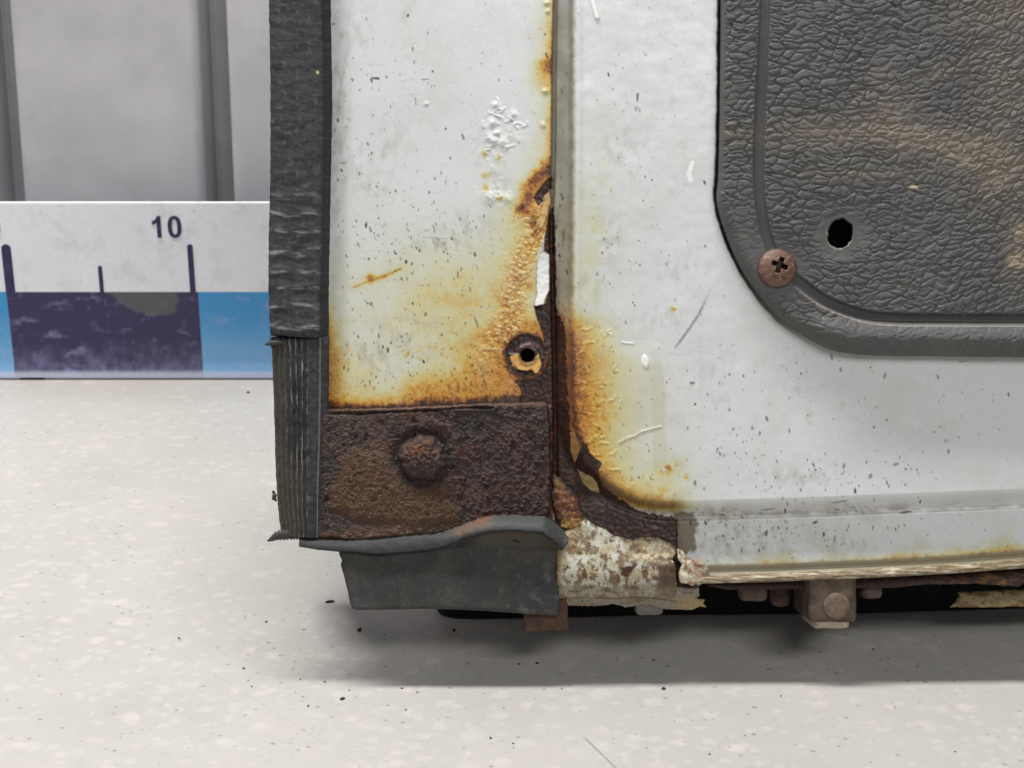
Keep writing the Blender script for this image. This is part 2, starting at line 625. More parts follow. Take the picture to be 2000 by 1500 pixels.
def build_board():
    TEN = xR10 - xL10
    xs = np.concatenate([np.linspace(-0.9, -0.34, 40), np.arange(-0.34, -0.06, 0.0006), np.linspace(-0.06, 0.5, 60)])
    zs = np.arange(zbot, ztop + 1e-6, (ztop - zbot) / 170)
    X, Z = np.meshgrid(xs, zs)
    t = (Z - zbot) / (ztop - zbot)
    C = np.zeros(X.shape + (3,), np.float32) + np.asarray(lin((232, 232, 238)), np.float32)
    mm = 1000.0
    n = fbm(X * mm, Z * mm, 30, 4, 1)
    C *= (1 + 0.04 * n)[..., None]
    # grime specks on the white half
    f = fbm(X * mm, Z * mm, 2.6, 3, 2)
    C = mix(C, (140, 138, 140), ss(0.36, 0.7, f) * 0.6 * ss(-0.3, 0.5, n))
    C = mix(C, (196, 194, 196), ss(.0, .6, fbm(X * mm, Z * mm, 14, 5, 13)) * .4)
    # alternating ten-centimetre bands
    band = (Z < zband)
    k = np.floor((X - xL10) / TEN)
    violet = np.asarray(lin((50, 43, 84)), np.float32)
    blue = np.asarray(lin((60, 145, 205)), np.float32)
    edge = 0.0009 * fbm(Z * mm, X * mm, 8, 2, 4) * 0.2
    odd = np.mod(np.floor((X - xL10 + edge + 0.0028) / TEN), 2) == 0
    odd = odd & (np.mod(X - xL10 + 0.0028, TEN) < TEN + 0.0) | (np.abs(np.mod(X - xR10 + TEN / 2, TEN) - TEN / 2) < 0.0026)
    C = np.where((band & odd)[..., None], violet, np.where((band & ~odd)[..., None], blue, C))
    # rubbed patches on the bands, which turn paler towards the lower edge
    w1 = fbm(X * mm, Z * mm, 16, 4, 6, 9)
    rub = ss(0.15, 0.6, w1) * 0.40 + ss(.3, .6, fbm(X * mm, Z * mm, 5, 4, 14, 3)) * .3 * ss(-.2, .4, n)
    low = ss(0.22, 0.05, t + 0.09 * fbm(X * mm, Z * mm, 9, 4, 8)) * (.55 + .9 * fbm(X * mm, Z * mm, 6, 4, 12, 9))
    C = np.where(band[..., None], mix(C, (165, 165, 205), rub + low * 0.40), C)
    C = np.where((band & ~odd)[..., None], mix(C, (140, 190, 232), .6 * ss(.42, .08, t + .05 * n)), C)
    C = np.where(band[..., None], mix(C, (205, 212, 232), ss(0.055, 0.02, t) * 0.75), C)
    # a grey glue remnant on the violet band
    gx, gz = float(PB(283, 590)[0]), float(PB(283, 590)[2])
    sdp = poly_sd(X * mm, Z * mm, [tuple((PB(a, b) * 1000)[[0, 2]]) for a, b in
                  ((205, 570), (346, 570), (350, 585), (338, 612), (300, 617), (262, 608), (238, 592), (225, 578))])
    C = np.where(band[..., None], mix(C, (90, 88, 90), ss(-1.2, 0.8, sdp + 2.0 * fbm(X * mm, Z * mm, 7, 3, 9)) * 0.9), C)
    Yd = np.full(X.shape, YR)
    # the lower border is rolled a little forward, the upper edge rounded back
    Yd = Yd + 0.0004 * ss(0.992, 1.0, t) - 0.0010 * ss(0.10, 0.0, t)
    R = np.where(band, 0.36, 0.40)
    V = np.stack([X, Yd, Z], -1).reshape(-1, 3)
    Q = grid_faces(*X.shape)
    off = np.array([0, 0.006, 0])
    E = None
    V2, Q2, C2, R2 = skirt(V, Q, 0.006, C.reshape(-1, 3), R.reshape(-1))
    return mesh_np('board_face', V2, Q2, M_BOARD, board, C2, R2)


build_board()


def board_mark(name, x, ztop_, zbot_, w, round_top=True):
    pts = []
    r = w / 2
    n = 10
    for i in range(n + 1):
        a = math.pi * i / n
        pts.append((x + r * math.cos(a), ztop_ - r + r * math.sin(a)))
    pts += [(x - r, zbot_), (x + r, zbot_)]
    bm = bmesh.new()
    vs = [bm.verts.new((px, YR - 0.0003, pz)) for px, pz in pts]
    f = bm.faces.new(vs)
    ext = bmesh.ops.extrude_face_region(bm, geom=[f])
    for v in [g for g in ext['geom'] if isinstance(g, bmesh.types.BMVert)]:
        v.co.y += 0.00028
    bmesh.ops.recalc_face_normals(bm, faces=bm.faces[:])
    me = bpy.data.meshes.new(name)
    bm.to_mesh(me)
    bm.free()
    return link(name, me, M_INK, board)


TEN = xR10 - xL10
for k in (-1, 0, 1):
    x = xL10 + k * TEN
    w = 0.0052 if k == 0 else 0.0030
    board_mark('long_tick', x if k else x - 0.0003, float(PB(360, 477)[2]), zband, w)
    board_mark('short_tick', x + TEN / 2, float(PB(195, 519)[2]), zband, 0.0022)


def flat_shape(outer, inner, name):
    """a printed shape (millimetres on the board, optional hole), a hair proud of the face."""
    bm = bmesh.new()
    n = len(outer)
    if inner:
        vo = [bm.verts.new((a / 1000, YR - 0.0003, c / 1000)) for a, c in outer]
        vi = [bm.verts.new((a / 1000, YR - 0.0003, c / 1000)) for a, c in inner]
        fs = [bm.faces.new((vo[i], vo[(i + 1) % n], vi[(i + 1) % n], vi[i])) for i in range(n)]
    else:
        fs = [bm.faces.new([bm.verts.new((a / 1000, YR - 0.0003, c / 1000)) for a, c in outer])]
    ext = bmesh.ops.extrude_face_region(bm, geom=fs)
    for v in [g for g in ext['geom'] if isinstance(g, bmesh.types.BMVert)]:
        v.co.y += 0.00028
    bmesh.ops.recalc_face_normals(bm, faces=bm.faces[:])
    me = bpy.data.meshes.new(name)
    bm.to_mesh(me)
    bm.free()
    return link(name, me, M_INK, board)


def digit_one(xr, zb, h):
    """heavy grotesque figure, right edge of the stem at xr."""
    P = [(0, 0), (0, 1), (-.155, 1), (-.20, .90), (-.28, .815), (-.40, .755), (-.40, .585), (-.29, .63), (-.19, .70), (-.19, 0)]
    flat_shape([(xr + a * h, zb + c * h) for a, c in P], None, 'numeral')


def digit_zero(xr, zb, h):
    n, w = 40, .63
    o = [(xr - w * h / 2 + w * h / 2 * math.copysign(abs(math.cos(t)) ** .85, math.cos(t)), zb + h / 2 + h * .51 * math.copysign(abs(math.sin(t)) ** .85, math.sin(t)))
         for t in [2 * math.pi * i / n for i in range(n)]]
    i_ = [(xr - w * h / 2 + (w / 2 - .195) * h * math.copysign(abs(math.cos(t)) ** .8, math.cos(t)), zb + h / 2 + h * .355 * math.copysign(abs(math.sin(t)) ** .8, math.sin(t)))
          for t in [2 * math.pi * i / n for i in range(n)]]
    flat_shape(o, i_, 'numeral')


zb_ = float(PB(300, 464)[2]) * 1000
hg_ = float(PB(300, 422)[2] - PB(300, 464)[2]) * 1000
digit_zero(float(PB(356, 463)[0]) * 1000, zb_, hg_)
digit_one(float(PB(316, 463)[0]) * 1000, zb_, hg_)
digit_zero(float(PB(2, 463)[0]) * 1000, zb_, hg_)


def world_box(name, x0, x1, y0, y1, z0, z1, bev, mat, parent):
    bm = bmesh.new()
    bmesh.ops.create_cube(bm, size=1)
    for v in bm.verts:
        v.co = ((x0 + x1) / 2 + v.co.x * (x1 - x0), (y0 + y1) / 2 + v.co.y * (y1 - y0), (z0 + z1) / 2 + v.co.z * (z1 - z0))
    bmesh.ops.bevel(bm, geom=bm.edges[:], offset=bev, segments=2, affect='EDGES')
    me = bpy.data.meshes.new(name)
    bm.to_mesh(me)
    bm.free()
    return link(name, me, mat, parent)


f0, f1 = float(PB(40, 742)[0]), float(PB(90, 742)[0])
world_box('board_foot', f0, f1, YR - 0.0012, YR + 0.012, 0.0, zbot + 0.0008, 0.0004, M_BLACK, board)
world_box('board_foot', 0.25, 0.264, YR - 0.0012, YR + 0.012, 0.0, zbot + 0.0008, 0.0004, M_BLACK, board)

# ------------------------------------------------------------------ the door
door = empty('van_door', tuple(floor_pt(1500, 1204)), 'rusty white vehicle door corner with grey trim panel leaning on the speckled floor', 'door')

RAISED = [(3000, -900), (1119, -900), (1121, 300), (1119, 600), (1120, 780)] + smooth_poly(
    [(1121, 790), (1130, 850), (1150, 900), (1188, 948), (1240, 978), (1292, 989), (1345, 990)], 5) + [(1600, 982), (2000, 966), (2700, 940), (3000, 930)]
TRIM_EDGE = smooth_poly([(1409, -900), (1409, -300), (1409, 0), (1407, 200), (1404, 340), (1401, 392), (1418, 455), (1446, 520), (1482, 575), (1522, 622),
                         (1566, 653), (1625, 683), (1705, 694), (1850, 696), (2000, 698), (2300, 700), (2700, 702)], 5)
TRIM = TRIM_EDGE + [(2700, -900)]
HOLE = (1641, 456)


def bottom_curve(x):
    return key(x, [500, 1085, 1092, 1330, 1350, 1372, 1500, 1700, 1850, 2000, 2700], [1066, 1066, 1158, 1158, 1150, 1137, 1134, 1126, 1118, 1107, 1075])


def seam_x(y):
    return key(y, [-500, 0, 150, 300, 400, 480, 600, 700, 800, 1100], [1082, 1081, 1078, 1077, 1073, 1072, 1076, 1079, 1080, 1080])


RS = [0.0, 0.14, 0.30, 0.46, 0.60, 0.74, 0.88, 1.1]
RC = lin([(214, 216, 217), (206, 207, 190), (203, 195, 146), (202, 170, 88), (190, 132, 46), (132, 76, 32), (58, 35, 26), (30, 23, 22)])


def rust_ramp(S):
    return np.stack([np.interp(S, RS, RC[:, i]) for i in range(3)], -1).astype(np.float32)


def build_panel():
    xs = np.concatenate([np.arange(596, 2012, 1.7), np.arange(2012, 2700, 14)])
    v0 = np.concatenate([np.arange(-500, -10, 12), np.arange(-10, 980, 1.7)])
    v1 = np.linspace(0, 1, 112)[1:]
    X = np.broadcast_to(xs, (len(v0) + len(v1), len(xs))).copy()
    b = bottom_curve(xs)
    Y = np.concatenate([np.broadcast_to(v0[:, None], (len(v0), len(xs))), v0[-1] + (b - v0[-1])[None, :] * v1[:, None]])
    H, W = X.shape
    B = np.broadcast_to(b, X.shape)
    sx = seam_x(Y)
    n_big = fbm(X, Y, 160, 4, 1)
    n_mid = fbm(X, Y, 48, 4, 2)
    n_fine = fbm(X, Y, 14, 4, 3)
    n_spk = fbm(X, Y, 6, 3, 4)

    # ---------- relief
    sdr = poly_sd(X, Y, RAISED)
    wleft = ss(1010, 900, Y) * ss(1300, 1180, X)
    w = 22 + 17 * wleft
    up = ss(-w, 2 + 10 * (1 - wleft), sdr)
    Z = 38 * up
    # rolled crest of the raised field
    Z += 2.5 * wleft * np.exp(-((sdr - 8) / 9) ** 2)
    left = ss(sx + 2, sx - 2, X)
    Z += 5 * left * ss(-6, -30, sdr)
    Z -= 8 * np.exp(-((X - sx - 5) / 4) ** 2) * ss(1000, 950, Y)
    Z -= 14 * ss(690, 640, X)                    # bends back towards the seal
    below = ss(-w + 2, -w - 8, sdr) * ss(1080, 1100, X) * ss(960, 1000, Y)
    Z += below * (4 + 0.06 * (Y - 1000))
    dl = B - Y
    lipm = ss(1330, 1375, X)
    Z += lipm * ((9 + 3 * fbm(X, Y, 40, 3, 24, 6)) * ss(17, 5, dl) - 6 * np.exp(-((dl - 22) / 5) ** 2))
    Z += 1.6 * n_big * ss(1085, 1140, X) * up + 1.2 * fbm(X, Y, 260, 2, 9)
    # ---------- stains
    S = np.zeros(X.shape, np.float32)

    def src(v, a=1.0):
        nonlocal S
        S = S + (1 - np.clip(S, 0, 1)) * v * a      # screen: stays below one

    X0_, Y0_, sdr0 = X, Y, sdr
    X = X + 6 * fbm(X, Y, 20, 4, 401, None, .65) + 2.5 * n_spk
    Y = Y + 6 * fbm(X, Y, 20, 4, 402, None, .65) + 2.0 * n_fine
    sdr = sdr + 5 * fbm(X, Y, 20, 4, 403, None, .65)
    dseam = np.maximum(sx - X0_ + np.minimum(X0_ - X, 0), 0)
    gate = ss(-0.35, 0.5, fbm(X * 0 + 3, Y, 60, 3, 11)) * 0.75 + 0.25
    hot = key(Y, [-50, 30, 60, 110, 135, 160, 190, 230, 250, 300, 330, 400, 900], [.6, .7, .9, 1.0, 1.0, .6, .55, .7, .75, .65, .9, .7, .7])
    wob = 1 + 0.5 * n_mid
    src(left * np.exp(-(dseam / (9 * wob + 2))) * hot * (0.6 + 0.4 * gate), 0.78)
    src(left * np.exp(-(dseam / 30) ** 2) * hot, 0.22)
    src(left * ell(X, Y, 1066, 128, 20, 14) + left * ell(X, Y, 1058, 158, 26, 22) * 0.5, 0.5)
    # orange patch over the dark hole
    pd = line_d(X, Y, [(1070, 325), (1052, 345), (1034, 370), (1026, 400)])
    src(left * np.exp(-(pd / (17 + 8 * n_fine)) ** 2), 0.62)
    src(left * np.exp(-(pd / 40) ** 2) * ss(-.4, .3, n_mid), 0.25)
    pd = line_d(X, Y, [(1040, 420), (1046, 450), (1030, 490), (1016, 520), (1006, 560), (996, 620), (975, 660)])
    src(left * np.exp(-(pd / (26 + 8 * n_mid)) ** 2), 0.36)
    rough_zone = left * np.exp(-(pd / 26) ** 2)
    src(rough_zone * ss(0.30, 0.6, fbm(X, Y, 19, 3, 13)), 0.55)
    src(left * (ell(X, Y, 1016, 410, 10, 12) + ell(X, Y, 1008, 548, 18, 9) * .9 + ell(X, Y, 1035, 560, 8, 8) * .8 + ell(X, Y, 988, 588, 6, 9) * 1.2
                + ell(X, Y, 1045, 450, 10, 22) * .8 + ell(X, Y, 946, 300, 6, 10) * .7 + ell(X, Y, 948, 342, 8, 6) * .8 + ell(X, Y, 948, 366, 7, 8) * .8
                + ell(X, Y, 978, 388, 6, 5) * .8 + ell(X, Y, 973, 308, 4, 10) * .7 + ell(X, Y, 684, 234, 3, 2.5) * .9), 0.62)
    dh = np.hypot(X - 1028, (Y - 695))
    src(left * np.exp(-(np.maximum(dh - 34, 0) / (16 + 6 * n_mid)) ** 1.2), 0.72)
    src(left * np.exp(-(np.maximum(dh - 30, 0) / (34 + 9 * n_mid)) ** 2), 0.42)
    src(left * np.exp(-(np.maximum(dh - 40, 0) / 95) ** 2) * ss(600, 680, Y + 0.2 * (X - 950)), 0.40)
    # broad yellowing
    src(ell(X, Y, 920, 610, 170, 110, 0.3) * left * (.8 + .5 * n_mid), 0.34)
    src(left * ss(360, 620, Y + 40 * n_big) * (.7 + .6 * n_mid), 0.13)
    src(ell(X, Y, 1010, 470, 60, 110, 0.2) * left, 0.20)
    # above the rusted plate
    dp = np.maximum(797 - 0.033 * (X - 640) - Y, 0)
    src(left * np.exp(-(dp / (7 + 3 * n_fine)) ** 1.1), 0.80)
    src(left * np.exp(-(dp / (42 + 16 * n_mid)) ** 1.3) * key(X, [600, 660, 720, 800, 1080], [.55, .45, .75, .9, .9]), 0.45)
    src(left * ss(690 + 16 * n_mid, 775, Y) * ss(760, 850, X + 24 * n_mid), 0.40)
    src(ell(X, Y, 830, 690, 60, 9, -0.1) * ss(0.0, .5, n_fine), 0.6)
    src((ell(X, Y, 930, 727, 17, 12) + ell(X, Y, 935, 752, 9, 9) + ell(X, Y, 905, 765, 22, 8)) * ss(-0.25, 0.35, n_fine), 0.85)
    # along the seal
    de = np.maximum(X - 640, 0)
    src(np.exp(-(de / (16 + 8 * n_mid)) ** 1.5) * ss(545, 680, Y), 0.72)
    src(np.exp(-(de / 70) ** 2) * ss(600, 760, Y) * (.8 + .5 * n_mid), 0.40)
    src(ss(120, 20, de) * ss(640, 760, Y) * ss(.1, .5, n_fine) * ss(-.2, .4, n_mid), 0.5)
    # scratch with rust
    d = line_d(X, Y, [(690, 562), (722, 548), (752, 539), (784, 524)])
    src(np.exp(-(line_d(X0_, Y0_, [(690, 562), (722, 548), (752, 539), (784, 524)]) / (1.2 + 2.2 * ell(X, Y, 752, 540, 26, 20))) ** 2) * (0.85 + 0.3 * n_fine), 0.80)
    src(ell(X, Y, 724, 544, 9, 7), 0.72)
    src(np.exp(-(d / 9) ** 2), 0.14)
    # right of the step
    right = 1 - left
    inner = ss(-12, 0, sdr) * right * ss(1400, 1270, X)
    dr = np.maximum(sdr, 0)
    vy = key(Y, [330, 430, 600, 640, 700, 830, 900, 960, 985], [0, .10, .16, .7, 1, .95, .8, .55, .4])
    wid = key(Y, [400, 600, 660, 730, 800, 900, 990], [24, 34, 52, 64, 70, 48, 34])
    src(inner * np.exp(-(dr / (wid * (1 + 0.25 * n_mid))) ** 2.0) * vy, 0.50)
    src(inner * np.exp(-(dr / (wid * 2.1 * (1 + 0.3 * n_big + .2 * n_mid))) ** 2.2) * vy, 0.33)
    src(inner * ell(X, Y, 1165, 440, 45, 160) * ss(-.6, .5, n_mid), 0.20)
    src(inner * np.exp(-(dr / 10) ** 1.3) * key(Y, [600, 680, 900], [0, 1, .8]), 0.35)
    src(ell(X, Y, 1165, 800, 28, 36) * ss(-.1, .6, n_fine), 0.35)
    src((ell(X, Y, 1307, 915, 24, 12, -.3) * 0.8 + ell(X, Y, 1326, 914, 7, 5) + ell(X, Y, 1343, 932, 7, 6) * .7 + ell(X, Y, 1318, 604, 9, 4) * .7) * ss(-.5, .3, n_fine), 0.75)
    src(ell(X, Y, 1300, 965, 26, 26) * ss(-.3, .6, n_fine), 0.30)
    # step face itself
    face = right * ss(8, -6, sdr) * ss(1010, 940, Y) * ss(1330, 1240, X)
    src(face * key(Y, [-50, 300, 420, 560, 640, 800, 1000], [.10, .16, .26, .34, .62, .85, .9]) * (0.8 + 0.55 * n_mid), 1.0)
    src(face * np.exp(-((X - sx) / 7) ** 2) * key(Y, [-50, 300, 420, 600], [.5, .6, .9, 1.0]), 0.8)
    src(face * ss(0.15, 0.5, n_fine) * ss(330, 480, Y), 0.35)
    # lower border
    low = ss(1335, 1380, X) * ss(965, 1010, Y)
    pch = key(X, [1370, 1470, 1500, 1545, 1570, 1600, 1720, 1760, 1830, 1870, 1920, 1960, 2000], [.3, .3, .8, .8, .3, .45, .6, .95, .7, .5, 1.0, .9, .75])
    src(low * np.exp(-((dl - 30) / 11) ** 2) * pch * (0.7 + 0.6 * n_fine), 0.72)
    src(low * np.exp(-((dl - 40) / 26) ** 2) * pch * ss(-.2, .5, n_mid), 0.32)
    src(low * ss(30, 14, dl) * (0.25 + 0.6 * np.clip(fbm(X, Y, 60, 4, 21, 5) + .2, 0, 1)), 0.45)
    src(0.0 * np.exp(-((sdr + 12) / 6) ** 2) * ss(1340, 1400, X) * ss(.3, .7, fbm(X, Y, 24, 4, 23, 6)) * ss(1850, 1700, X), 0.45)
    # olive edge round the corner
    oc = np.exp(-((sdr - 2) / (14 + 6 * n_mid)) ** 2) * ss(1125, 1185, X) * ss(1360, 1310, X) * ss(880, 940, Y)
    src(oc, 0.34)

    X, Y, sdr = X0_, Y0_, sdr0
    soft = left * ss(9, 18, dp) * ss(42, 52, dh) * ss(400, 560, Y)
    S = np.where(S > .56, S + ((.56 + .30 * (S - .56)) - S) * soft, S)
    n_grit = fbm(X, Y, 3.6, 2, 71)
    Sn = S * (1 + 0.20 * n_fine + 0.22 * n_spk + .12 * n_grit) + 0.10 * ss(.2, .8, n_spk) * ss(.15, .5, S)
    C = rust_ramp(np.clip(Sn, 0, 1.1))
    fr = ss(.34, .5, fbm(X, Y, 7, 3, 72, 9)) * ss(-.15, .35, fbm(X, Y, 46, 3, 73)) * ss(.12, .3, S) * ss(.8, .6, S)
    C = mix(C, (104, 66, 34), .75 * fr)
    seam = ss(5, 1, np.abs(X - sx - 1.5 + .8 * n_spk)) * ss(1000, 950, Y)
    C = mix(C, (70, 44, 28), seam * (.75 + .3 * n_fine))
    # general ageing of the white
    grime = ss(-0.1, 0.7, n_big + 0.4 * n_mid)
    C = mix(C, (188, 189, 180), 0.34 * grime * (1 - S))
    C = mix(C, (172, 171, 156), 0.40 * ss(.12, .6, fbm(X, Y, 34, 5, 55, 26, .65)) * ss(-.2, .5, fbm(X, Y, 150, 3, 35)) * (1 - .6 * S))
    C = C * (1 + .035 * n_fine + .045 * n_spk * (.4 + S))[..., None]
    C = mix(C, (120, 104, 56), .45 * ss(.18, .55, fbm(X, Y, 8, 4, 67)) * ss(.2, .55, S) * ss(.85, .6, S))
    C = mix(C, (206, 204, 182), 0.35 * ss(.0, .6, fbm(X, Y, 90, 4, 31)) * ss(430, 560, Y) * left * (1 - S))
    C = mix(C, (98, 84, 42), oc * (0.72 + .3 * n_fine))
    C = mix(C, (128, 125, 117), face * ss(680, 560, Y) * (0.80 + 0.25 * n_mid))  # grey dirt, deepened to paint in the shade of the step face
    C = mix(C, (92, 84, 70), face * ss(640, 560, Y) * ss(10, 1, np.abs(sdr + 5)) * (.45 + .35 * fbm(X, Y, 12, 3, 36, 40)))
    C = mix(C, (84, 62, 40), face * ss(.15, .55, fbm(X, Y, 18, 4, 37, 50)) * ss(250, 480, Y) * .7)
    C = mix(C, (184, 180, 164), 0.55 * low * ss(-.3, .5, n_mid) * ss(1900, 1500, X) )
    C = mix(C, (150, 146, 126), 0.5 * low * ss(.0, .5, fbm(X, Y, 18, 4, 38)) * ss(1500, 1380, X))
    om = poly_sd(X, Y, [(1316, 1000), (1352, 1002), (1362, 1020), (1356, 1050), (1362, 1075), (1330, 1084), (1316, 1060)]) + 9 * fbm(X, Y, 14, 4, 39)
    C = mix(C, (92, 78, 48), .85 * ss(-4, 3, om))
    C = mix(C, (134, 126, 104), low * ss(36 + 5 * n_fine, 31, dl) * ss(13, 17, dl + 3 * n_spk) * 0.85)
    C = mix(C, (136, 124, 98), low * ss(17, 13, dl) * .8)
    C = mix(C, (104, 78, 50), low * ss(17, 13, dl) * 1.2 * ss(-.35, .1, fbm(X, Y, 46, 4, 27, 5)) * .7)
    C = mix(C, (190, 182, 158), low * ss(17, 13, dl) * ss(.15, .4, fbm(X, Y, 50, 4, 28, 4)) * .9)
    C = mix(C, (128, 120, 100), np.exp(-((sdr + w) / 5) ** 2) * ss(1340, 1400, X) * 0.55 * ss(-.4, .4, fbm(X, Y, 30, 3, 33, 9)))
    fl = np.exp(-((sdr + 16) / 9) ** 2) * ss(1340, 1390, X) * ss(1950, 1700, X)
    C = mix(C, (134, 126, 108), .55 * fl * ss(-.3, .4, fbm(X, Y, 50, 3, 66, 12)))
    C = mix(C, (62, 50, 36), .9 * fl * ss(.12, .30, fbm(X, Y, 11, 3, 68, 4.5)) * ss(-.2, .3, fbm(X, Y, 60, 3, 69)))
    # greasy smears
    for (cx, cy, rx, ry, a) in ((905, 440, 50, 22, .5), (862, 478, 60, 14, .45), (975, 345, 26, 30, .3), (1345, 520, 60, 30, .22), (1560, 760, 60, 14, .2),
                                (1150, 570, 26, 60, .25), (690, 60, 30, 60, .25), (655, 300, 20, 240, .4), (736, 370, 18, 12, .45), (790, 22, 20, 22, .3), (1560, 930, 70, 16, .35), (668, 200, 14, 130, .4), (700, 330, 40, 50, .3), (760, 290, 40, 60, .25), (1220, 300, 40, 60, .3), (1190, 470, 30, 50, .35), (1290, 620, 60, 22, .3), (1390, 720, 40, 60, .2), (800, 650, 70, 40, .35), (730, 690, 50, 40, .4), (1460, 1050, 90, 30, .4), (1640, 1060, 80, 25, .3)):
        C = mix(C, (140, 139, 124), 1.3 * a * ell(X, Y, cx, cy, rx, ry) * ss(-.25, .55, fbm(X, Y, 16, 4, int(cx), 34)))
    # run of old water stain
    d = line_d(X, Y, [(1283, 725), (1287, 790), (1288, 905)])
    C = mix(C, (194, 190, 168), 0.55 * ss(16, 10, d + 3 * n_fine) * (1 - S))
    # ---------- bare rust where the paint has gone
    polys = [
        ([(1079, 343), (1066, 352), (1050, 374), (1043, 386), (1050, 404), (1056, 402), (1064, 384), (1079, 368)], 1.5),
        ([(1081, 400), (1071, 420), (1066, 455), (1060, 490), (1068, 494), (1074, 498), (1073, 560), (1065, 592), (1043, 598), (1048, 618), (1056, 640), (1062, 668), (1086, 690), (1086, 500)], 2.0),
        ([(1062, 660), (1072, 700), (1062, 728), (1040, 738), (1008, 742), (1004, 748), (1014, 756), (1018, 768), (1012, 790), (1088, 795), (1090, 660)], 3.0),
        ([(1083, 600), (1104, 640), (1108, 760), (1115, 850), (1150, 915), (1190, 960), (1250, 1000), (1322, 1012), (1326, 1090), (1350, 1112), (1362, 1150), (1340, 1172), (1090, 1172), (1078, 930), (1078, 700)], 4.0),
        ([(1137, 862), (1147, 868), (1151, 884), (1160, 892), (1176, 906), (1170, 918), (1170, 934), (1163, 944), (1138, 922), (1124, 914), (1134, 892)], 1.5),
    ]
    Rm = np.zeros(X.shape, np.float32)
    for pts, rag in polys:
        sd = poly_sd(X, Y, pts) + rag * 1.6 * fbm(X, Y, 13, 4, 41, None, .6)
        Rm = np.maximum(Rm, ss(-0.8, 0.9, sd))
        if rag > 2.5:
            C = mix(C, (122, 66, 30), 0.6 * ss(-14, -1, sd) * (1 - Rm) * ss(-.3, .4, n_fine))
    ringd = np.hypot(X - 1028, (Y - 692) * 1.02) + 8 * n_fine + 2 * n_spk
    ring = ss(44, 36, ringd) * ss(705, 690, Y - 0.15 * (X - 1028)) * ss(14, 17, ringd)
    ring2 = ss(40, 36, ringd) * ss(30, 34, ringd)
    Rm = np.maximum(Rm, np.maximum(ring, ring2 * 0.9))
    # paint that still clings below the hole
    keep = poly_sd(X, Y, [(996, 696), (1014, 690), (1022, 706), (1044, 704), (1052, 690), (1058, 712), (1050, 728), (1034, 722), (1010, 722), (1000, 714)])
    km = ss(-0.8, 1, keep + 1.5 * n_spk)
    Rm = Rm * (1 - km)
    C = mix(C, (214, 166, 88), km)
    hal = right * ss(1127, 1106, X + 4 * n_fine) * ss(590, 660, Y) * ss(960, 900, Y)
    C = mix(C, (98, 58, 36), hal * .75)
    rc = rust_ramp(0.98 + 0.18 * fbm(X, Y, 22, 4, 43) - 0.12 * ss(.3, .7, fbm(X, Y, 7, 3, 44)))
    rc = mix(rc, (44, 34, 31), 0.45 * ss(-.2, .5, fbm(X, Y, 30, 3, 45)))
    rc = mix(rc, (112, 60, 32), 0.6 * ss(.2, .55, fbm(X, Y, 12, 4, 46)))
    rc = rc * np.array([1.1, .95, .82], np.float32)
    C = C * (1 - Rm[..., None]) + rc * Rm[..., None]
    # clean white strip of paint standing along the seam
    wp = poly_sd(X, Y, [(1064, 455), (1055, 490), (1049, 505), (1047, 545), (1048, 575), (1044, 596), (1061, 594), (1072, 566), (1072, 498), (1062, 492)]) + 0.8 * n_spk
    wm = ss(-0.6, 0.8, wp)
    C = mix(C, (232, 233, 230), wm * 0.95)
    Rm = Rm * (1 - wm)
    Z = Z + 3 * wm
    # lifted rim of the paint round the bare patches
    Z = Z + 2.2 * ss(.02, .3, Rm) * ss(.98, .6, Rm)
    # ---------- relief of the damage
    Z = Z - 14 * Rm * ss(1080, 1110, Y) * ss(1000, 1090, X)
    Z = Z - Rm * (3.5 + 1.3 * fbm(X, Y, 8, 3, 51)) + Rm * 1.6 * n_mid
    f1, f2, cidb = worley(X / 8 + 0.55 * n_fine + .2 * n_spk, Y / 7.5 + .5 * n_mid, 3)
    blist = ss(0.7, 0.05, f1) * (.25 + cidb) * ss(.2, .5, cidb) + .8 * ss(-.1, .5, fbm(X, Y, 15, 3, 56))
    f1b, _, _ = worley(X / 6.5, Y / 6.5 + 0.3 * n_fine, 5)
    zone = np.clip(rough_zone * ss(395, 430, Y) * 1.2, 0, 1) * (1 - wm)
    zone2 = np.exp(-(line_d(X, Y, [(1000, 640), (960, 670), (945, 700)]) / 14) ** 2) * left
    zone3 = inner * ell(X, Y, 1160, 805, 34, 60) * .35 + inner * ell(X, Y, 1150, 700, 40, 60) * .12
    Z += (1.05 * blist + .7 * ss(.7, .2, f1b)) * np.clip(zone + .8 * zone2 + .6 * zone3, 0, 1) * (1 - Rm)
    C = mix(C, (226, 212, 160), 0.45 * ss(.2, .9, blist) * np.clip(zone + zone2, 0, 1) * (1 - Rm) * ss(.78, .6, S))
    # blistered white paint on the flange
    bz = ell(X, Y, 968, 262, 38, 34) + ell(X, Y, 972, 380, 26, 22) * .7 + ell(X, Y, 960, 320, 22, 40) * .6
    f1c, _, _ = worley(X / 17 + 0.35 * n_fine, Y / 15 + .3 * n_mid, 8)
    Z += np.clip(bz, 0, 1) * (.3 * ss(.65, .15, f1c) + 2.0 * ss(-.1, .7, fbm(X, Y, 26, 2, 57)) + .9 * ss(.25, .5, fbm(X, Y, 9, 2, 58)))
    C = mix(C, (160, 160, 150), .5 * np.clip(bz, 0, 1) * ss(.1, .6, fbm(X, Y, 16, 4, 59, 30)))
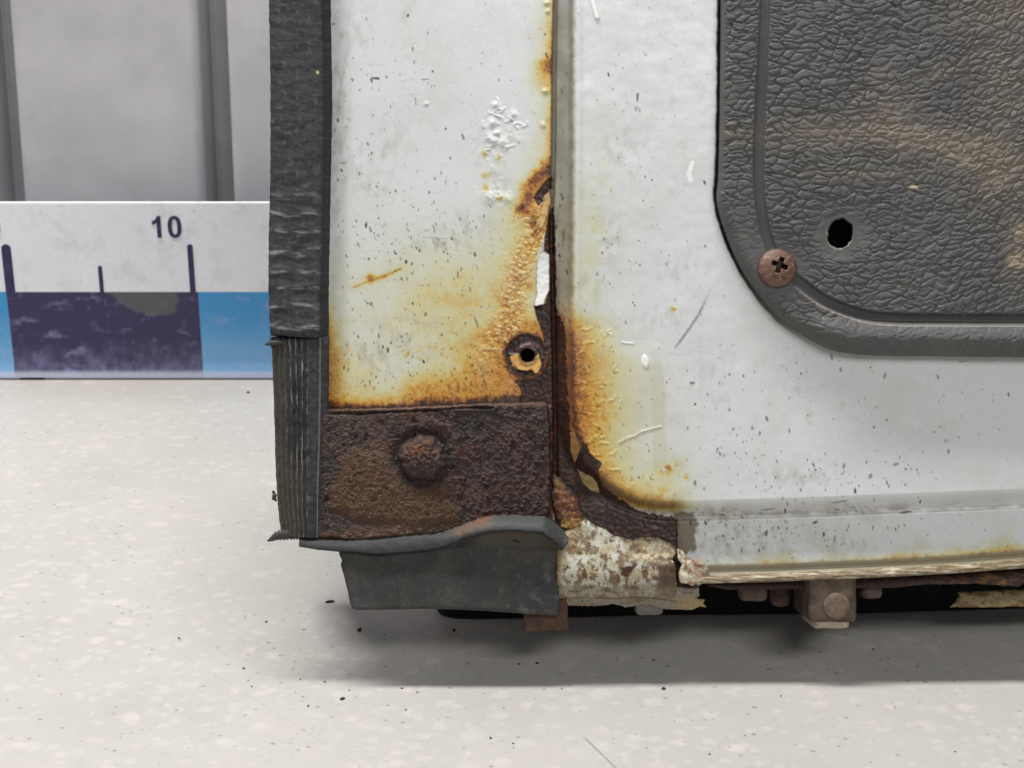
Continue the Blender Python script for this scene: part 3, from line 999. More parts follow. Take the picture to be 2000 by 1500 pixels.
    for (cx, cy, r, h) in ((968, 206, 6, 5), (962, 240, 6, 5), (970, 258, 5, 4), (1003, 222, 5, 4), (982, 278, 9, 4), (958, 385, 13, 4), (990, 388, 10, 3.5),
                           (1065, 178, 5, 5), (1060, 244, 5, 4), (1068, 5, 5, 5), (1070, 22, 4, 4), (1040, 415, 17, 5), (955, 270, 8, 4), (832, 203, 4, 3)):
        Z += .55 * h * ell(X, Y, cx, cy, r * 1.2, r * .9, cx) * (1 + .5 * n_spk)
    # thin cracked ridges of paint
    for k in range(46):
        if k < 18:
            cx, cy = 1130 + 90 * random.random(), 640 + 190 * random.random()
        elif k < 34:
            cx, cy = 935 + 90 * random.random(), 200 + 110 * random.random()
        else:
            cx, cy = 1110 + 130 * random.random(), 780 + 150 * random.random()
        pts = [(cx, cy)]
        a = random.random() * 6.28
        for _ in range(4):
            a += random.uniform(-1, 1)
            pts.append((pts[-1][0] + 5 * math.cos(a), pts[-1][1] + 3.4 * math.sin(a)))
        i0, i1 = np.searchsorted(xs, [cx - 30, cx + 30])
        j0, j1 = np.searchsorted(v0, [cy - 25, cy + 25])
        if j1 > j0 and i1 > i0:
            d = line_d(X[j0:j1, i0:i1], Y[j0:j1, i0:i1], pts)
            Z[j0:j1, i0:i1] += 1.0 * np.exp(-(d / 1.8) ** 2)
    # ---------- specks, scratches, chips
    dark = np.zeros(X.shape, np.float32)
    rs = np.random.RandomState(11)

    def speck(cx, cy, rx, ry, rot, a):
        R_ = max(rx, ry) * 2.2 + 3
        i0, i1 = np.searchsorted(xs, [cx - R_, cx + R_])
        row = np.abs(Y[:, min(i0, W - 1)] - cy) < R_
        if i1 <= i0 or not row.any():
            return
        j0 = int(np.argmax(row))
        j1 = int(len(row) - np.argmax(row[::-1]))
        sl = (slice(j0, j1), slice(i0, i1))
        e = ell(X[sl], Y[sl], cx, cy, rx, ry, rot)
        dark[sl] = np.maximum(dark[sl], a * ss(0.25, 0.6, e * (1 + .45 * n_spk[sl])))

    clusters = [(820, 480, 130, 60, 95), (760, 420, 120, 80, 60), (700, 250, 60, 200, 60), (880, 640, 120, 90, 70), (860, 740, 140, 40, 90), (720, 700, 70, 80, 70), (1230, 700, 60, 90, 20),
                (1245, 250, 80, 260, 60), (1640, 930, 160, 45, 90), (1480, 1045, 120, 35, 70), (1720, 1035, 160, 40, 50), (1300, 480, 70, 120, 30), (1430, 870, 90, 70, 60),
                (1500, 740, 250, 40, 40), (1850, 800, 140, 80, 30), (1190, 560, 40, 80, 20), (1100, 300, 16, 300, 50), (1380, 1010, 60, 14, 30), (1240, 900, 60, 40, 20), (850, 150, 150, 130, 45)]
    for cx, cy, rx, ry, n in clusters:
        for _ in range(n):
            x_, y_ = cx + rs.randn() * rx * .7, cy + rs.randn() * ry * .7
            s = 0.75 + min(rs.exponential(0.55), 2.0)
            speck(x_, y_, s, s * rs.uniform(1, 2.8), rs.uniform(-.4, .3), rs.uniform(.35, .95))
    for _ in range(420):
        s = 0.7 + min(rs.exponential(0.4), 1.6)
        speck(rs.uniform(650, 2000), rs.uniform(0, 1110), s, s * rs.uniform(1, 2.2), rs.uniform(-.6, .6), rs.uniform(.15, .6))
    for cx, cy, rx, ry, rot, a in ((734, 153, 9, 2.4, .08, .9), (830, 155, 8, 1.6, -.1, .7), (688, 156, 4, 2, .9, .7), (806, 96, 1.8, 5, 0, .7), (809, 122, 1.4, 5, 0, .6), (812, 198, 1.5, 9, -.1, .7),
                                   (651, 47, 6, 1.4, 0, .6), (669, 318, 6, 1.6, 0, .7), (667, 333, 2.4, 4, -.5, .8), (1245, 190, 2.6, 10, .1, .8), (1242, 212, 1.8, 6, .1, .7),
                                   (894, 536, 1.8, 10, -.05, .6), (930, 628, 2.2, 14, -.35, .55), (918, 565, 2, 6, -.3, .6), (700, 478, 2, 8, -.4, .55), (723, 447, 2.4, 6, -.3, .55),
                                   (850, 465, 26, 1.2, .05, .4), (848, 448, 1.6, 10, -.2, .5), (1497, 1041, 3, 7, .1, .8), (1592, 1020, 6, 3, -.5, .8), (1630, 1053, 2, 8, .1, .6), (1770, 1000, 14, 3, -.2, .7),
                                   (1648, 910, 3, 7, .3, .6), (1750, 907, 7, 3, -.3, .6), (1700, 930, 4, 6, .4, .6), (1624, 697, 3, 7, -.2, .6), (1642, 722, 3, 5, 0, .6), (1728, 734, 3, 7, .4, .6), (1832, 736, 3, 5, -.4, .6),
                                   (1880, 706, 12, 1.6, -.05, .6), (720, 593, 14, 1.6, .6, .5), (1640, 980, 18, 2.4, -.15, .5), (1500, 995, 16, 2.6, -.1, .5), (1432, 838, 3, 4, .5, .55), (1302, 747, 2, 3, 0, .6), (1352, 748, 6, 3, 0, .7)):
        speck(cx, cy, rx, ry, rot, a)
    dark *= (1 - Rm)
    C = mix(C, (44, 38, 30), dark)
    fine = ss(.50, .72, fbm(X, Y, 4.2, 2, 53, 5.5)) * ss(.0, .6, fbm(X, Y, 120, 4, 54) + .25 * ss(300, 600, Y) * left - .1)
    C = mix(C, (96, 88, 74), fine * .55 * (1 - Rm))
    # grey scratch through the paint, fine scuffs
    d = line_d(X, Y, [(1388, 565), (1364, 616), (1338, 654), (1318, 680)])
    C = mix(C, (120, 120, 120), 0.85 * ss(3.6, 1.0, d + 1.6 * n_spk) * ss(690, 665, Y) * ss(570, 612, Y))
    C = mix(C, (165, 165, 162), 0.4 * ss(2.4, 0.8, d + n_spk))
    for k in range(70):
        cx, cy = rs.uniform(660, 1060), rs.uniform(20, 560)
        if k % 3 == 0:
            cx, cy = rs.uniform(1140, 1390), rs.uniform(20, 960)
        a, ln = rs.uniform(.6, 1.3) if k % 2 else rs.uniform(-.2, .2), rs.uniform(14, 60)
        i0, i1 = np.searchsorted(xs, [cx - 40, cx + 40])
        j0, j1 = np.searchsorted(v0, [cy - 60, cy + 60])
        if j1 > j0:
            sl = (slice(j0, j1), slice(i0, i1))
            d = line_d(X[sl], Y[sl], [(cx - ln / 2 * math.cos(a), cy - ln / 2 * math.sin(a)), (cx + ln / 2 * math.cos(a), cy + ln / 2 * math.sin(a))])
            C[sl] = mix(C[sl], (150, 150, 140), 0.30 * ss(1.6, .4, d) * ss(-.4, .3, n_fine[sl]))
    # drops of filler / fresh chips
    drops = ell(X, Y, 1261, 709, 8, 11) + ell(X, Y, 1259, 701, 4, 8)
    C = mix(C, (240, 240, 232), ss(.35, .6, drops))
    Z += 3 * ss(.3, .8, drops)
    d = line_d(X, Y, [(1157, 0), (1160, 12), (1166, 34)])
    C = mix(C, (242, 243, 241), ss(5.5, 3.5, d))
    Z += 3 * ss(6, 2, d)
    d = line_d(X, Y, [(1352, 318), (1345, 338), (1349, 352)])
    C = mix(C, (242, 243, 241), ss(5, 3.5, d + 1.4 * n_spk))
    # cracks by the chip
    d = np.minimum(line_d(X, Y, [(1112, 822), (1124, 832), (1137, 844), (1136, 858)]), line_d(X, Y, [(1120, 830), (1126, 818)]))
    C = mix(C, (60, 34, 24), .85 * ss(1.8, .7, d))
    d = line_d(X, Y, [(1210, 865), (1226, 856), (1240, 852), (1252, 844), (1270, 839), (1290, 834)])
    C = mix(C, (170, 164, 146), .6 * ss(1.6, .6, d))
    Z += 1.2 * np.exp(-(d / 2) ** 2)
    # screw hole: sunk shaft
    hr = np.hypot(X - 1030, Y - 694)
    pit = ss(14, 10, hr + 1.2 * n_spk)
    Z = Z + 5 * np.exp(-((hr - 18) / 6) ** 2) - 70 * pit
    C = mix(C, (20, 15, 13), pit)
    C = mix(C, (70, 40, 30), ss(5, 2, np.abs(hr - 15)) * 0.8)
    # the sheet falls away behind the trim panel
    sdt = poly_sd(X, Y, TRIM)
    Z = Z - 75 * ss(30, 60, sdt)
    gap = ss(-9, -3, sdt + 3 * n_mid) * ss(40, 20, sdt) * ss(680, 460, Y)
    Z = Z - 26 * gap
    C = mix(C, (34, 33, 32), gap * .9)  # shadow in the trim gap painted dark onto the panel
    C = mix(C, (140, 136, 128), .5 * ss(-22, -6, sdt + 4 * n_fine) * (sdt < 0) * (.5 + .5 * n_mid))
    R = 0.30 + 0.10 * grime + 0.28 * np.clip(S, 0, 1) + 0.1 * np.clip(dark, 0, 1)
    R = R + .10 * n_mid * (1 - S)
    R = np.where(Rm > 0.5, 0.46 + .12 * n_fine, R)
    # hem folded under at the foot of the sheet
    Xl, Yl, Zl, Cl, Rl = X[-1:], Y[-1:], Z[-1:], C[-1:], R[-1:]
    X = np.concatenate([X, Xl, Xl, Xl])
    Y = np.concatenate([Y, Yl + 3, Yl + 3, Yl - 2])
    Z = np.concatenate([Z, Zl - 3, Zl - 14, Zl - 120])
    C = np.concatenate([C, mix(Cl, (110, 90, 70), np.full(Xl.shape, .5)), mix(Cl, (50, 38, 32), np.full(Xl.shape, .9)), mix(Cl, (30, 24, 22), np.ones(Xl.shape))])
    R = np.concatenate([R, Rl, Rl, Rl])
    # the box of the door: pressed return on the shut edge; unseen top row added to block lamp light
    def grow(A, first, axis):
        return np.concatenate([first, A], axis)
    plain = np.asarray(lin((176, 174, 166)), np.float32)
    X, Y, C, R = grow(X, X[:1], 0), grow(Y, Y[:1], 0), grow(C, C[:1], 0), grow(R, R[:1], 0)
    Z = grow(Z, Z[:1] * 0 - 330, 0)
    for back in (4, 40, 80, 130, 180, 230, 285):
        Xn, Yn = X[:, :1], Y[:, :1]
        n1 = fbm(Yn, Yn * 0 + back, 60, 4, 77)
        Cn = np.broadcast_to(plain, C[:, :1].shape)
        Cn = mix(Cn, (120, 78, 42), ss(.1, .7, n1 + .3 * ss(600, 800, Yn)) * .4)
        X, Y, C, R = grow(X, Xn, 1), grow(Y, Yn, 1), grow(C, Cn, 1), grow(R, R[:, :1], 1)
        Z = grow(Z, np.full(Xn.shape, -24.0 - back), 1)
    V = door_pt(X, Y, Z).reshape(-1, 3)
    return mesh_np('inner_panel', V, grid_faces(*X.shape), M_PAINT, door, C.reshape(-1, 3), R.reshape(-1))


panel = build_panel()
panel['label'] = 'white painted steel with yellow rust stains and dark bare patches'

# ---------- rusted plate with its bolt
BOLT = (824, 895)


def plate_z(X, Y, sd):
    f1, f2, _ = worley(X / 8 + .4 * fbm(X, Y, 14, 2, 61), Y / 8, 2)
    g, _, _ = worley(X / 4.2, Y / 4.2, 4)
    tan = tan_mask(X, Y)
    z = 17 * np.sqrt(np.clip(sd / 5, 0, 1)) + 3.0 * fbm(X, Y, 60, 4, 62)
    grain = ss(740, 860, X) * (1 - tan)
    _, _, ci = worley(X / 8 + .4 * fbm(X, Y, 14, 2, 61), Y / 8, 2)
    z += grain * ss(.55, .05, f1) * 4.5 * ss(.45, 1, ci) + .7 * ss(.6, .1, g)
    z += 2.6 * fbm(X, Y, 13, 5, 63, None, .62) + 1.2 * fbm(X, Y, 4.5, 2, 69)
    z -= 4 * ss(.25, .6, fbm(X, Y, 24, 4, 70))
    z += 4.0 * tan + tan * 2.2 * fbm(X, Y, 5, 3, 64, 4.5)
    crack = line_d(X, Y, [(600, 806), (700, 808), (760, 804), (850, 801), (900, 797), (960, 796)]) + 1.5 * fbm(X, Y, 18, 2, 65)
    z -= 6 * np.exp(-(crack / 2.6) ** 2)
    z += 4 * np.exp(-((crack - 7) / 5) ** 2) * (Y < 803)
    bd = np.hypot(X - BOLT[0], Y - BOLT[1])
    z -= 5 * np.exp(-((bd - 50) / 8) ** 2)
    scar = line_d(X, Y, [(840, 822), (868, 834), (886, 850), (893, 880), (884, 900)])
    z += 3 * np.exp(-(scar / 7) ** 2)
    z -= 7 * ss(-.6, .6, -poly_sd(X, Y, [(636, 900), (668, 905), (676, 925), (655, 936), (640, 960), (684, 1006), (690, 1050), (636, 1060), (600, 960)])) * 0
    return z


def tan_mask(X, Y):
    sd = poly_sd(X, Y, [(648, 955), (662, 900), (690, 880), (745, 890), (775, 920), (790, 945), (830, 960), (880, 985), (905, 1000), (880, 1015), (800, 1020), (720, 1012), (690, 1010), (684, 1000), (655, 990)])
    return ss(-9, 9, sd + 10 * fbm(X, Y, 24, 4, 66))


def plate_c(X, Y, sd):
    C = np.zeros(X.shape + (3,), np.float32) + np.asarray(lin((56, 36, 28)), np.float32)
    a = fbm(X, Y, 70, 4, 71)
    b = fbm(X, Y, 20, 4, 72)
    c = fbm(X, Y, 7, 3, 73)
    C = mix(C, (84, 56, 38), ss(-.1, .5, a + .5 * b) * .85)
    C = mix(C, (28, 21, 21), ss(-.05, .45, b - .4 * a) * .85)
    C = mix(C, (30, 23, 23), ss(.2, .55, fbm(X, Y, 24, 4, 70)) * .8)
    C = mix(C, (108, 92, 84), ss(.35, .6, fbm(X, Y, 5, 2, 80)) * .5)
    C = mix(C, (40, 40, 46), .75 * ss(-.35, .3, fbm(X, Y, 40, 4, 86)) * ss(850, 900, X) * ss(865, 825, Y + 10 * b))
    C = mix(C, (118, 64, 34), ss(.3, .55, fbm(X, Y, 9, 4, 87)) * ss(-.1, .4, fbm(X, Y, 45, 3, 88)) * .65)
    C = mix(C, (84, 72, 56), ss(.1, .5, fbm(X, Y, 30, 4, 89)) * ss(760, 690, X) * ss(890, 860, Y) * .7)
    C = mix(C, (104, 64, 40), ss(.25, .6, fbm(X, Y, 26, 4, 74)) * .55)
    C = mix(C, (52, 50, 56), .7 * ss(-.3, .5, b) * ell(X, Y, 950, 820, 120, 30))
    C = mix(C, (60, 34, 34), .5 * ell(X, Y, 1000, 930, 90, 80))
    t = tan_mask(X, Y)
    C = mix(C, (98, 76, 54), t * (.66 + .3 * c))
    C = mix(C, (74, 56, 42), t * ss(.05, .5, fbm(X, Y, 9, 5, 75, None, .7)) * .8)
    C = mix(C, (142, 124, 100), t * ss(.2, .5, fbm(X, Y, 5, 3, 76)) * .6)
    C = mix(C, (44, 31, 26), t * ss(.25, .5, fbm(X, Y, 16, 4, 85, None, .7)) * .7)
    C = mix(C, (96, 74, 54), .6 * ss(1000, 1040, Y + 8 * b) * ss(960, 860, X))
    # dark crusted holes at the left
    dk = poly_sd(X, Y, [(632, 880), (655, 890), (668, 910), (655, 932), (646, 950), (640, 1000), (682, 1008), (690, 1030), (660, 1040), (625, 1040), (622, 900)]) + 8 * b
    C = mix(C, (40, 28, 27), ss(-4, 4, dk) * .85)
    bd = np.hypot(X - BOLT[0], Y - BOLT[1])
    C = mix(C, (38, 26, 26), np.exp(-((bd - 52) / 12) ** 2) * (.8 + .3 * b))
    C = mix(C, (176, 100, 38), ss(.32, .6, fbm(X, Y, 11, 3, 76)) * 1.0 * (1.3 * ell(X, Y, 690, 828, 18, 13) + ell(X, Y, 785, 843, 10, 10) + ell(X, Y, 755, 885, 14, 8) + .5 * ell(X, Y, 760, 920, 40, 20)))
    C = mix(C, (150, 86, 42), ss(.42, .66, fbm(X, Y, 6, 3, 77)) * .6 * ss(.0, .5, fbm(X, Y, 50, 3, 78)))
    top = np.maximum(Y - key(X, [600, 850, 1070], [800, 793, 787]), 0)
    C = mix(C, (122, 94, 78), ss(13, 3, top) * .6 * ss(-.5, .3, b))
    C = mix(C, (92, 84, 84), ss(.25, .6, fbm(X, Y, 14, 4, 79, 40)) * .5 * ell(X, Y, 1025, 815, 30, 40))
    crack = line_d(X, Y, [(600, 806), (700, 808), (760, 804), (850, 801), (900, 797), (960, 796)]) + 1.5 * fbm(X, Y, 18, 2, 65)
    C = mix(C, (22, 16, 15), ss(2.6, .8, crack))
    C = C * np.where(X > 850, .88, .97)[..., None] * np.array([.98, .82, .72], np.float32)
    R = np.clip(0.42 + .35 * t + .2 * c, .15, 1)
    return C, R


plate = sheet('rusted_plate', [(600, 802), (645, 799), (760, 797), (850, 792), (960, 787), (1062, 785), (1072, 790), (1076, 840), (1077, 920), (1076, 1005), (1060, 1012), (1000, 1018), (940, 1022), (900, 1034),
              (860, 1044), (800, 1048), (740, 1053), (690, 1058), (650, 1053), (600, 1053)], plate_z, plate_c, M_RUST, door, 1.7, 22, 2.6, 3)
plate['label'] = 'dark brown pitted steel plate with one rusted bolt'


def bolt_z(X, Y, r):
    n = fbm(X, Y, 12, 4, 81)
    f1, _, _ = worley(X / 9, Y / 9, 7)
    return 22 * np.clip(1 - r ** 3.2, 0, 1) ** .6 + (3.5 * n + 2 * ss(.7, .1, f1) + 3 * fbm(X, Y, 5, 3, 82)) * ss(0, .1, r)


def bolt_c(X, Y, r):
    C = np.zeros(X.shape + (3,), np.float32) + np.asarray(lin((60, 42, 35)), np.float32)
    b = fbm(X, Y, 13, 4, 83)
    C = mix(C, (40, 28, 28), ss(-.1, .5, b) * .8)
    C = mix(C, (138, 82, 42), ss(-.2, .4, fbm(X, Y, 9, 3, 84)) * ell(X, Y, 814, 874, 30, 20) * .95)
    C = mix(C, (138, 120, 110), ss(.1, .5, fbm(X, Y, 7, 3, 85)) * .6 * ell(X, Y, 850, 900, 22, 30))
    C = mix(C, (30, 20, 20), ss(.8, 1, r) * .8)
    return C * np.array([1.06, .97, .88], np.float32), .5


disc('bolt_head', BOLT[0], BOLT[1], 45, bolt_z, bolt_c, M_RUST, plate, 30, 90, 14, 14, .22, 5)

# ---------- flaking remains of the lower corner
def flange_z(X, Y, sd):
    u = ss(1030, 1110, Y)
    z = 6 + 16 * u * ss(1175, 1120, Y) + 8 * np.sqrt(np.clip(sd / 10, 0, 1))
    z += 1.6 * fbm(X, Y, 40, 3, 91) - 1.6 * ss(.10, .2, fbm(X, Y, 20, 4, 92)) * ss(-.3, .2, fbm(X, Y, 26, 4, 94))
    z -= 6 * np.exp(-((Y - 1148 - 4 * fbm(X, Y, 60, 2, 93)) / 4) ** 2)
    return z


def flange_c(X, Y, sd):
    a, b = fbm(X, Y, 26, 4, 94), fbm(X, Y, 9, 4, 95)
    C = np.zeros(X.shape + (3,), np.float32) + np.asarray(lin((194, 195, 182)), np.float32)
    k, m2 = fbm(X, Y, 13, 5, 301, 20, .65), fbm(X, Y, 50, 3, 302)
    C = mix(C, (162, 144, 104), ss(-.3, .35, a) * .75)
    C = mix(C, (104, 80, 54), ss(.08, .16, k + .5 * m2) * .85)
    gr = ss(1195, 1232, X + 16 * a) * ss(1112, 1088, Y + 8 * b)
    C = mix(C, (126, 108, 84), gr * (.75 + .3 * k))
    C = mix(C, (206, 188, 152), gr * ss(.15, .4, fbm(X, Y, 12, 4, 303)) * .7)
    C = mix(C, (224, 208, 170), ss(12, 4, np.abs(Y - 1088 - 9 * a)) * ss(1225, 1250, X) * ss(-.3, .2, b) * .85)
    br = ss(.10, .2, fbm(X, Y, 20, 4, 92)) * ss(-.3, .2, a)
    C = mix(C, (98, 70, 48), br * .85)
    C = mix(C, (78, 50, 36), ss(-1, 2, poly_sd(X, Y, [(1212, 1108), (1245, 1102), (1236, 1116), (1226, 1128), (1212, 1124)]) + 3 * b))
    C = mix(C, (84, 60, 46), ss(1276, 1290, X + 9 * b) * ss(1092, 1108, Y + 8 * b - .1 * (X - 1290)) * .95)
    C = mix(C, (132, 104, 50), ss(1150, 1105, X + 14 * a) * ss(1098, 1056, Y + 10 * b) * .8)
    C = mix(C, (140, 116, 78), ss(1106, 1092, X + 6 * b) * .7)
    C = mix(C, (216, 202, 170), ss(.1, .4, b) * ss(5, 2, sd) * .8)
    lw = ss(1138, 1150, Y - 5 * fbm(X, Y, 60, 2, 93))
    C = mix(C, (134, 124, 106), lw * .7)
    C = mix(C, (100, 76, 54), lw * ss(.0, .4, fbm(X, Y, 24, 4, 304, 8)) * .8)
    C = mix(C, (52, 40, 32), ss(.36, .52, fbm(X, Y, 5, 3, 305)) * .75)
    return C, .6


flange = sheet('corroded_flange', [(1088, 1048), (1100, 1040), (1116, 1030), (1134, 1016), (1142, 1012), (1160, 1024), (1180, 1034), (1200, 1046), (1235, 1056), (1258, 1048), (1288, 1052),
                                   (1316, 1064), (1320, 1080), (1312, 1092), (1318, 1100), (1322, 1150), (1316, 1172), (1260, 1166), (1200, 1168), (1140, 1166), (1088, 1168)], flange_z, flange_c, M_FLAKE, door, 1.8, 10, 2.0, 9, rag_scale=9)
flange['label'] = 'flaking white and brown flange at the lower corner'


def strip_z(X, Y, sd):
    return -4 + 6 * np.sqrt(np.clip(sd / 8, 0, 1)) + 2 * fbm(X, Y, 20, 4, 97)


def strip_c(X, Y, sd):
    a, b = fbm(X, Y, 50, 4, 98, 14), fbm(X, Y, 10, 4, 99)
    C = np.zeros(X.shape + (3,), np.float32) + np.asarray(lin((128, 120, 108)), np.float32)
    C = mix(C, (100, 72, 52), ss(.0, .5, a) * .8)
    C = mix(C, (168, 152, 112), ss(.1, .5, b) * .5)
    C = mix(C, (50, 40, 34), ss(.34, .55, fbm(X, Y, 7, 3, 100)) * .8)
    C = mix(C, (160, 140, 90), ss(1310, 1340, X) * ss(1160, 1172, Y) * .6)
    return C, .7


sheet('torn_hem', [(1086, 1152), (1365, 1146), (1366, 1164), (1358, 1168), (1376, 1172), (1374, 1178), (1380, 1186), (1366, 1184), (1352, 1191), (1300, 1190), (1270, 1186), (1240, 1184), (1222, 1186), (1200, 1180),
                   (1160, 1184), (1086, 1182)], strip_z, strip_c, M_FLAKE, door, 1.8, 8, 2.0, 15, rag_scale=8)


def scab_c(X, Y, sd):
    a, b = fbm(X, Y, 20, 4, 111), fbm(X, Y, 8, 3, 112)
    C = np.zeros(X.shape + (3,), np.float32) + np.asarray(lin((112, 66, 36)), np.float32)
    C = mix(C, (96, 52, 34), ss(-.1, .45, a))
    C = mix(C, (120, 92, 40), ss(970, 940, Y + 6 * a) * .8)
    C = mix(C, (218, 180, 104), ss(1006, 1022, Y + 8 * a) * ss(-.4, .2, b))
    C = mix(C, (184, 120, 56), ss(.2, .5, b) * .6)
    C = mix(C, (52, 34, 27), ss(12, 2, sd + 6 * a) * .85 * ss(1018, 1000, Y))
    return C, .5


sheet('rust_scab', [(1080, 926), (1096, 936), (1112, 952), (1124, 966), (1134, 982), (1138, 1004), (1134, 1022), (1112, 1036), (1098, 1030), (1088, 1012), (1079, 990), (1076, 960)],
      lambda X, Y, sd: 6 + 10 * np.sqrt(np.clip(sd / 14, 0, 1)) + 5 * fbm(X, Y, 13, 4, 113), scab_c, M_RUST, door, 1.6, 8, 5.0, 17)


def crust_c(X, Y, sd):
    a, b = fbm(X, Y, 16, 4, 121), fbm(X, Y, 7, 3, 122)
    C = np.zeros(X.shape + (3,), np.float32) + np.asarray(lin((214, 206, 182)), np.float32)
    C = mix(C, (132, 86, 48), ss(.0, .25, a) * .85)
    C = mix(C, (110, 66, 42), ss(1344, 1358, X + 6 * a) * .6)
    C = mix(C, (80, 52, 38), ss(.3, .5, b) * .7)
    return C, .6


sheet('paint_crust', [(1322, 1070), (1334, 1078), (1342, 1090), (1358, 1092), (1376, 1098), (1384, 1112), (1380, 1128), (1370, 1138), (1350, 1144), (1328, 1138), (1324, 1122), (1332, 1104), (1324, 1090)],
      lambda X, Y, sd: 14 + 4 * np.sqrt(np.clip(sd / 6, 0, 1)) + 4 * fbm(X, Y, 22, 4, 123), crust_c, M_FLAKE, door, 1.6, 8, 2.5, 19, rag_scale=9)

# ---------- pieces of paint standing off the steel
def flake(poly, c1, c2, z0, tilt, curl, seed):
    P = np.array(poly, float)
    cx, cy = P.mean(0)

    def zf(X, Y, sd):
        return z0 + tilt[0] * (X - cx) + tilt[1] * (Y - cy) + curl * ((X - cx) ** 2 + (Y - cy) ** 2) / 900 + 1.0 * fbm(X, Y, 18, 3, seed)

    def cf(X, Y, sd):
        C = np.zeros(X.shape + (3,), np.float32) + np.asarray(lin(c1), np.float32)
        C = mix(C, c2, ss(-.1, .5, fbm(X, Y, 14, 4, seed + 1)) * .8)
        C = mix(C, (84, 50, 30), ss(2.4, .6, sd + 1.5 * fbm(X, Y, 9, 3, seed + 2)) * .7)
        return C, .42
    return sheet('paint_flake', poly, zf, cf, M_PAINT, door, 1.2, 1.6, 1.6, seed, rag_scale=8)


fk = flake([(1065, 452), (1056, 490), (1049, 508), (1047, 545), (1048, 575), (1043, 598), (1061, 595), (1073, 566), (1073, 498), (1062, 492)], (226, 227, 225), (222, 222, 214), 12, (.22, .0), 1.0, 431)
fk['label'] = 'clean white strip of paint lifted along the rusty seam'
flake([(1049, 434), (1055, 410), (1063, 388), (1073, 370), (1075, 394), (1069, 420), (1062, 442), (1054, 447)], (208, 178, 120), (196, 140, 70), 9, (.2, -.05), 1.4, 441)
flake([(998, 706), (1013, 703), (1018, 712), (1032, 717), (1043, 710), (1053, 698), (1059, 710), (1052, 728), (1044, 730), (1038, 720), (1030, 725), (1012, 722)], (206, 160, 86), (190, 132, 62), 9, (.0, .1), .8, 451)
flake([(1127, 916), (1141, 925), (1157, 931), (1166, 943), (1171, 962), (1156, 960), (1139, 945)], (116, 98, 58), (88, 70, 38), 40, (.1, .0), 1.5, 471)
flake([(1113, 846), (1124, 838), (1138, 864), (1131, 884), (1122, 906), (1114, 880)], (124, 92, 44), (88, 60, 32), 34, (.25, .0), 1.2, 481)

# ---------- outer skin and what hangs in the gap below the panel
def build_skin():
    xs = np.concatenate([np.linspace(852, 905, 14), np.linspace(905, 2700, 120)])
    t = np.linspace(0, 1, 24)
    bot = key(xs, [852, 858, 870, 890, 930, 1100, 1300, 1660, 2000, 2700], [1188, 1197, 1203, 1207, 1208, 1205, 1200, 1198, 1187, 1168])
    X, T = np.meshgrid(xs, t)
    Yt = np.full(X.shape, -400.0)
    B = np.broadcast_to(bot, X.shape)
    Y = B + (Yt - B) * T ** 2
    # the foot of the sheet touches the floor; it bulges away upwards
    Df = (CAM_H - 0.0004) / (sp + (np.broadcast_to(bot, X.shape) - 750) / F * cp)
    D = Df + 0.02 * np.sin(np.clip((B - Y) / 1600, 0, 1) * np.pi)
    V = at_depth(X, Y, D).reshape(-1, 3)
    Q = grid_faces(*X.shape)
    V2, Q2, _, _ = skirt(V, Q, 0.0015)
    return mesh_np('outer_skin', V2, Q2, M_BLACK, door)


build_skin()


def rag_c(X, Y, sd):
    a, b = fbm(X, Y, 40, 4, 131, 14), fbm(X, Y, 9, 3, 132)
    C = np.zeros(X.shape + (3,), np.float32) + np.asarray(lin((186, 168, 128)), np.float32)
    C = mix(C, (130, 86, 46), ss(-.05, .4, a) * .8)
    C = mix(C, (70, 46, 32), ss(.25, .5, b) * .8)
    return C, .7


sheet('sill_strip', [(1856, 1186), (1868, 1176), (1876, 1162), (1872, 1158), (1900, 1156), (2000, 1152), (2200, 1142), (2200, 1172), (2000, 1184), (1960, 1186)],
      lambda X, Y, sd: -150 + 4 * np.sqrt(np.clip(sd / 8, 0, 1)) + 2 * fbm(X, Y, 20, 3, 133), rag_c, M_FLAKE, door, 2.0, 8, 2.0, 21)
# brown inner lip just above it
sheet('inner_lip', [(1375, 1140), (1500, 1135), (1700, 1128), (1850, 1122), (2000, 1112), (2300, 1098), (2300, 1118), (2000, 1138), (1990, 1146), (1900, 1140), (1800, 1142), (1740, 1148), (1600, 1150), (1420, 1152), (1390, 1146)],
      lambda X, Y, sd: -30 + 6 * np.sqrt(np.clip(sd / 8, 0, 1)) + 2 * fbm(X, Y, 20, 3, 135),
      lambda X, Y, sd: (mix(mix(np.zeros(X.shape + (3,), np.float32) + np.asarray(lin((62, 42, 34)), np.float32), (130, 92, 48), ss(1760, 1880, X) * ss(-.2, .4, fbm(X, Y, 30, 3, 136, 8))), (40, 28, 26), ss(.0, .5, fbm(X, Y, 12, 3, 137))), .7),
      M_RUST, door, 2.0, 20, 2.0, 23)

brk = px_box('hinge_bracket', 1580, 1674, 1118, 1216, -150, 16, 9, M_METAL, door, 4, 1.5, 3, 2)
px_box('bracket_plate', 1588, 1660, 1205, 1229, -110, 8, 8, noise_mat('pale_scuffed_steel', L4(110, 96, 86), L4(164, 150, 134), L4(190, 176, 156), 220, .7), brk, 3, 1.2, 6, 2)


def bolt2_c(X, Y, r):
    C = np.zeros(X.shape + (3,), np.float32) + np.asarray(lin((112, 96, 82)), np.float32)
    C = mix(C, (98, 78, 68), ss(-.2, .5, fbm(X, Y, 12, 3, 141)))
    C = mix(C, (70, 48, 40), ss(.9, 1.0, r) * .7)
    return C, .65


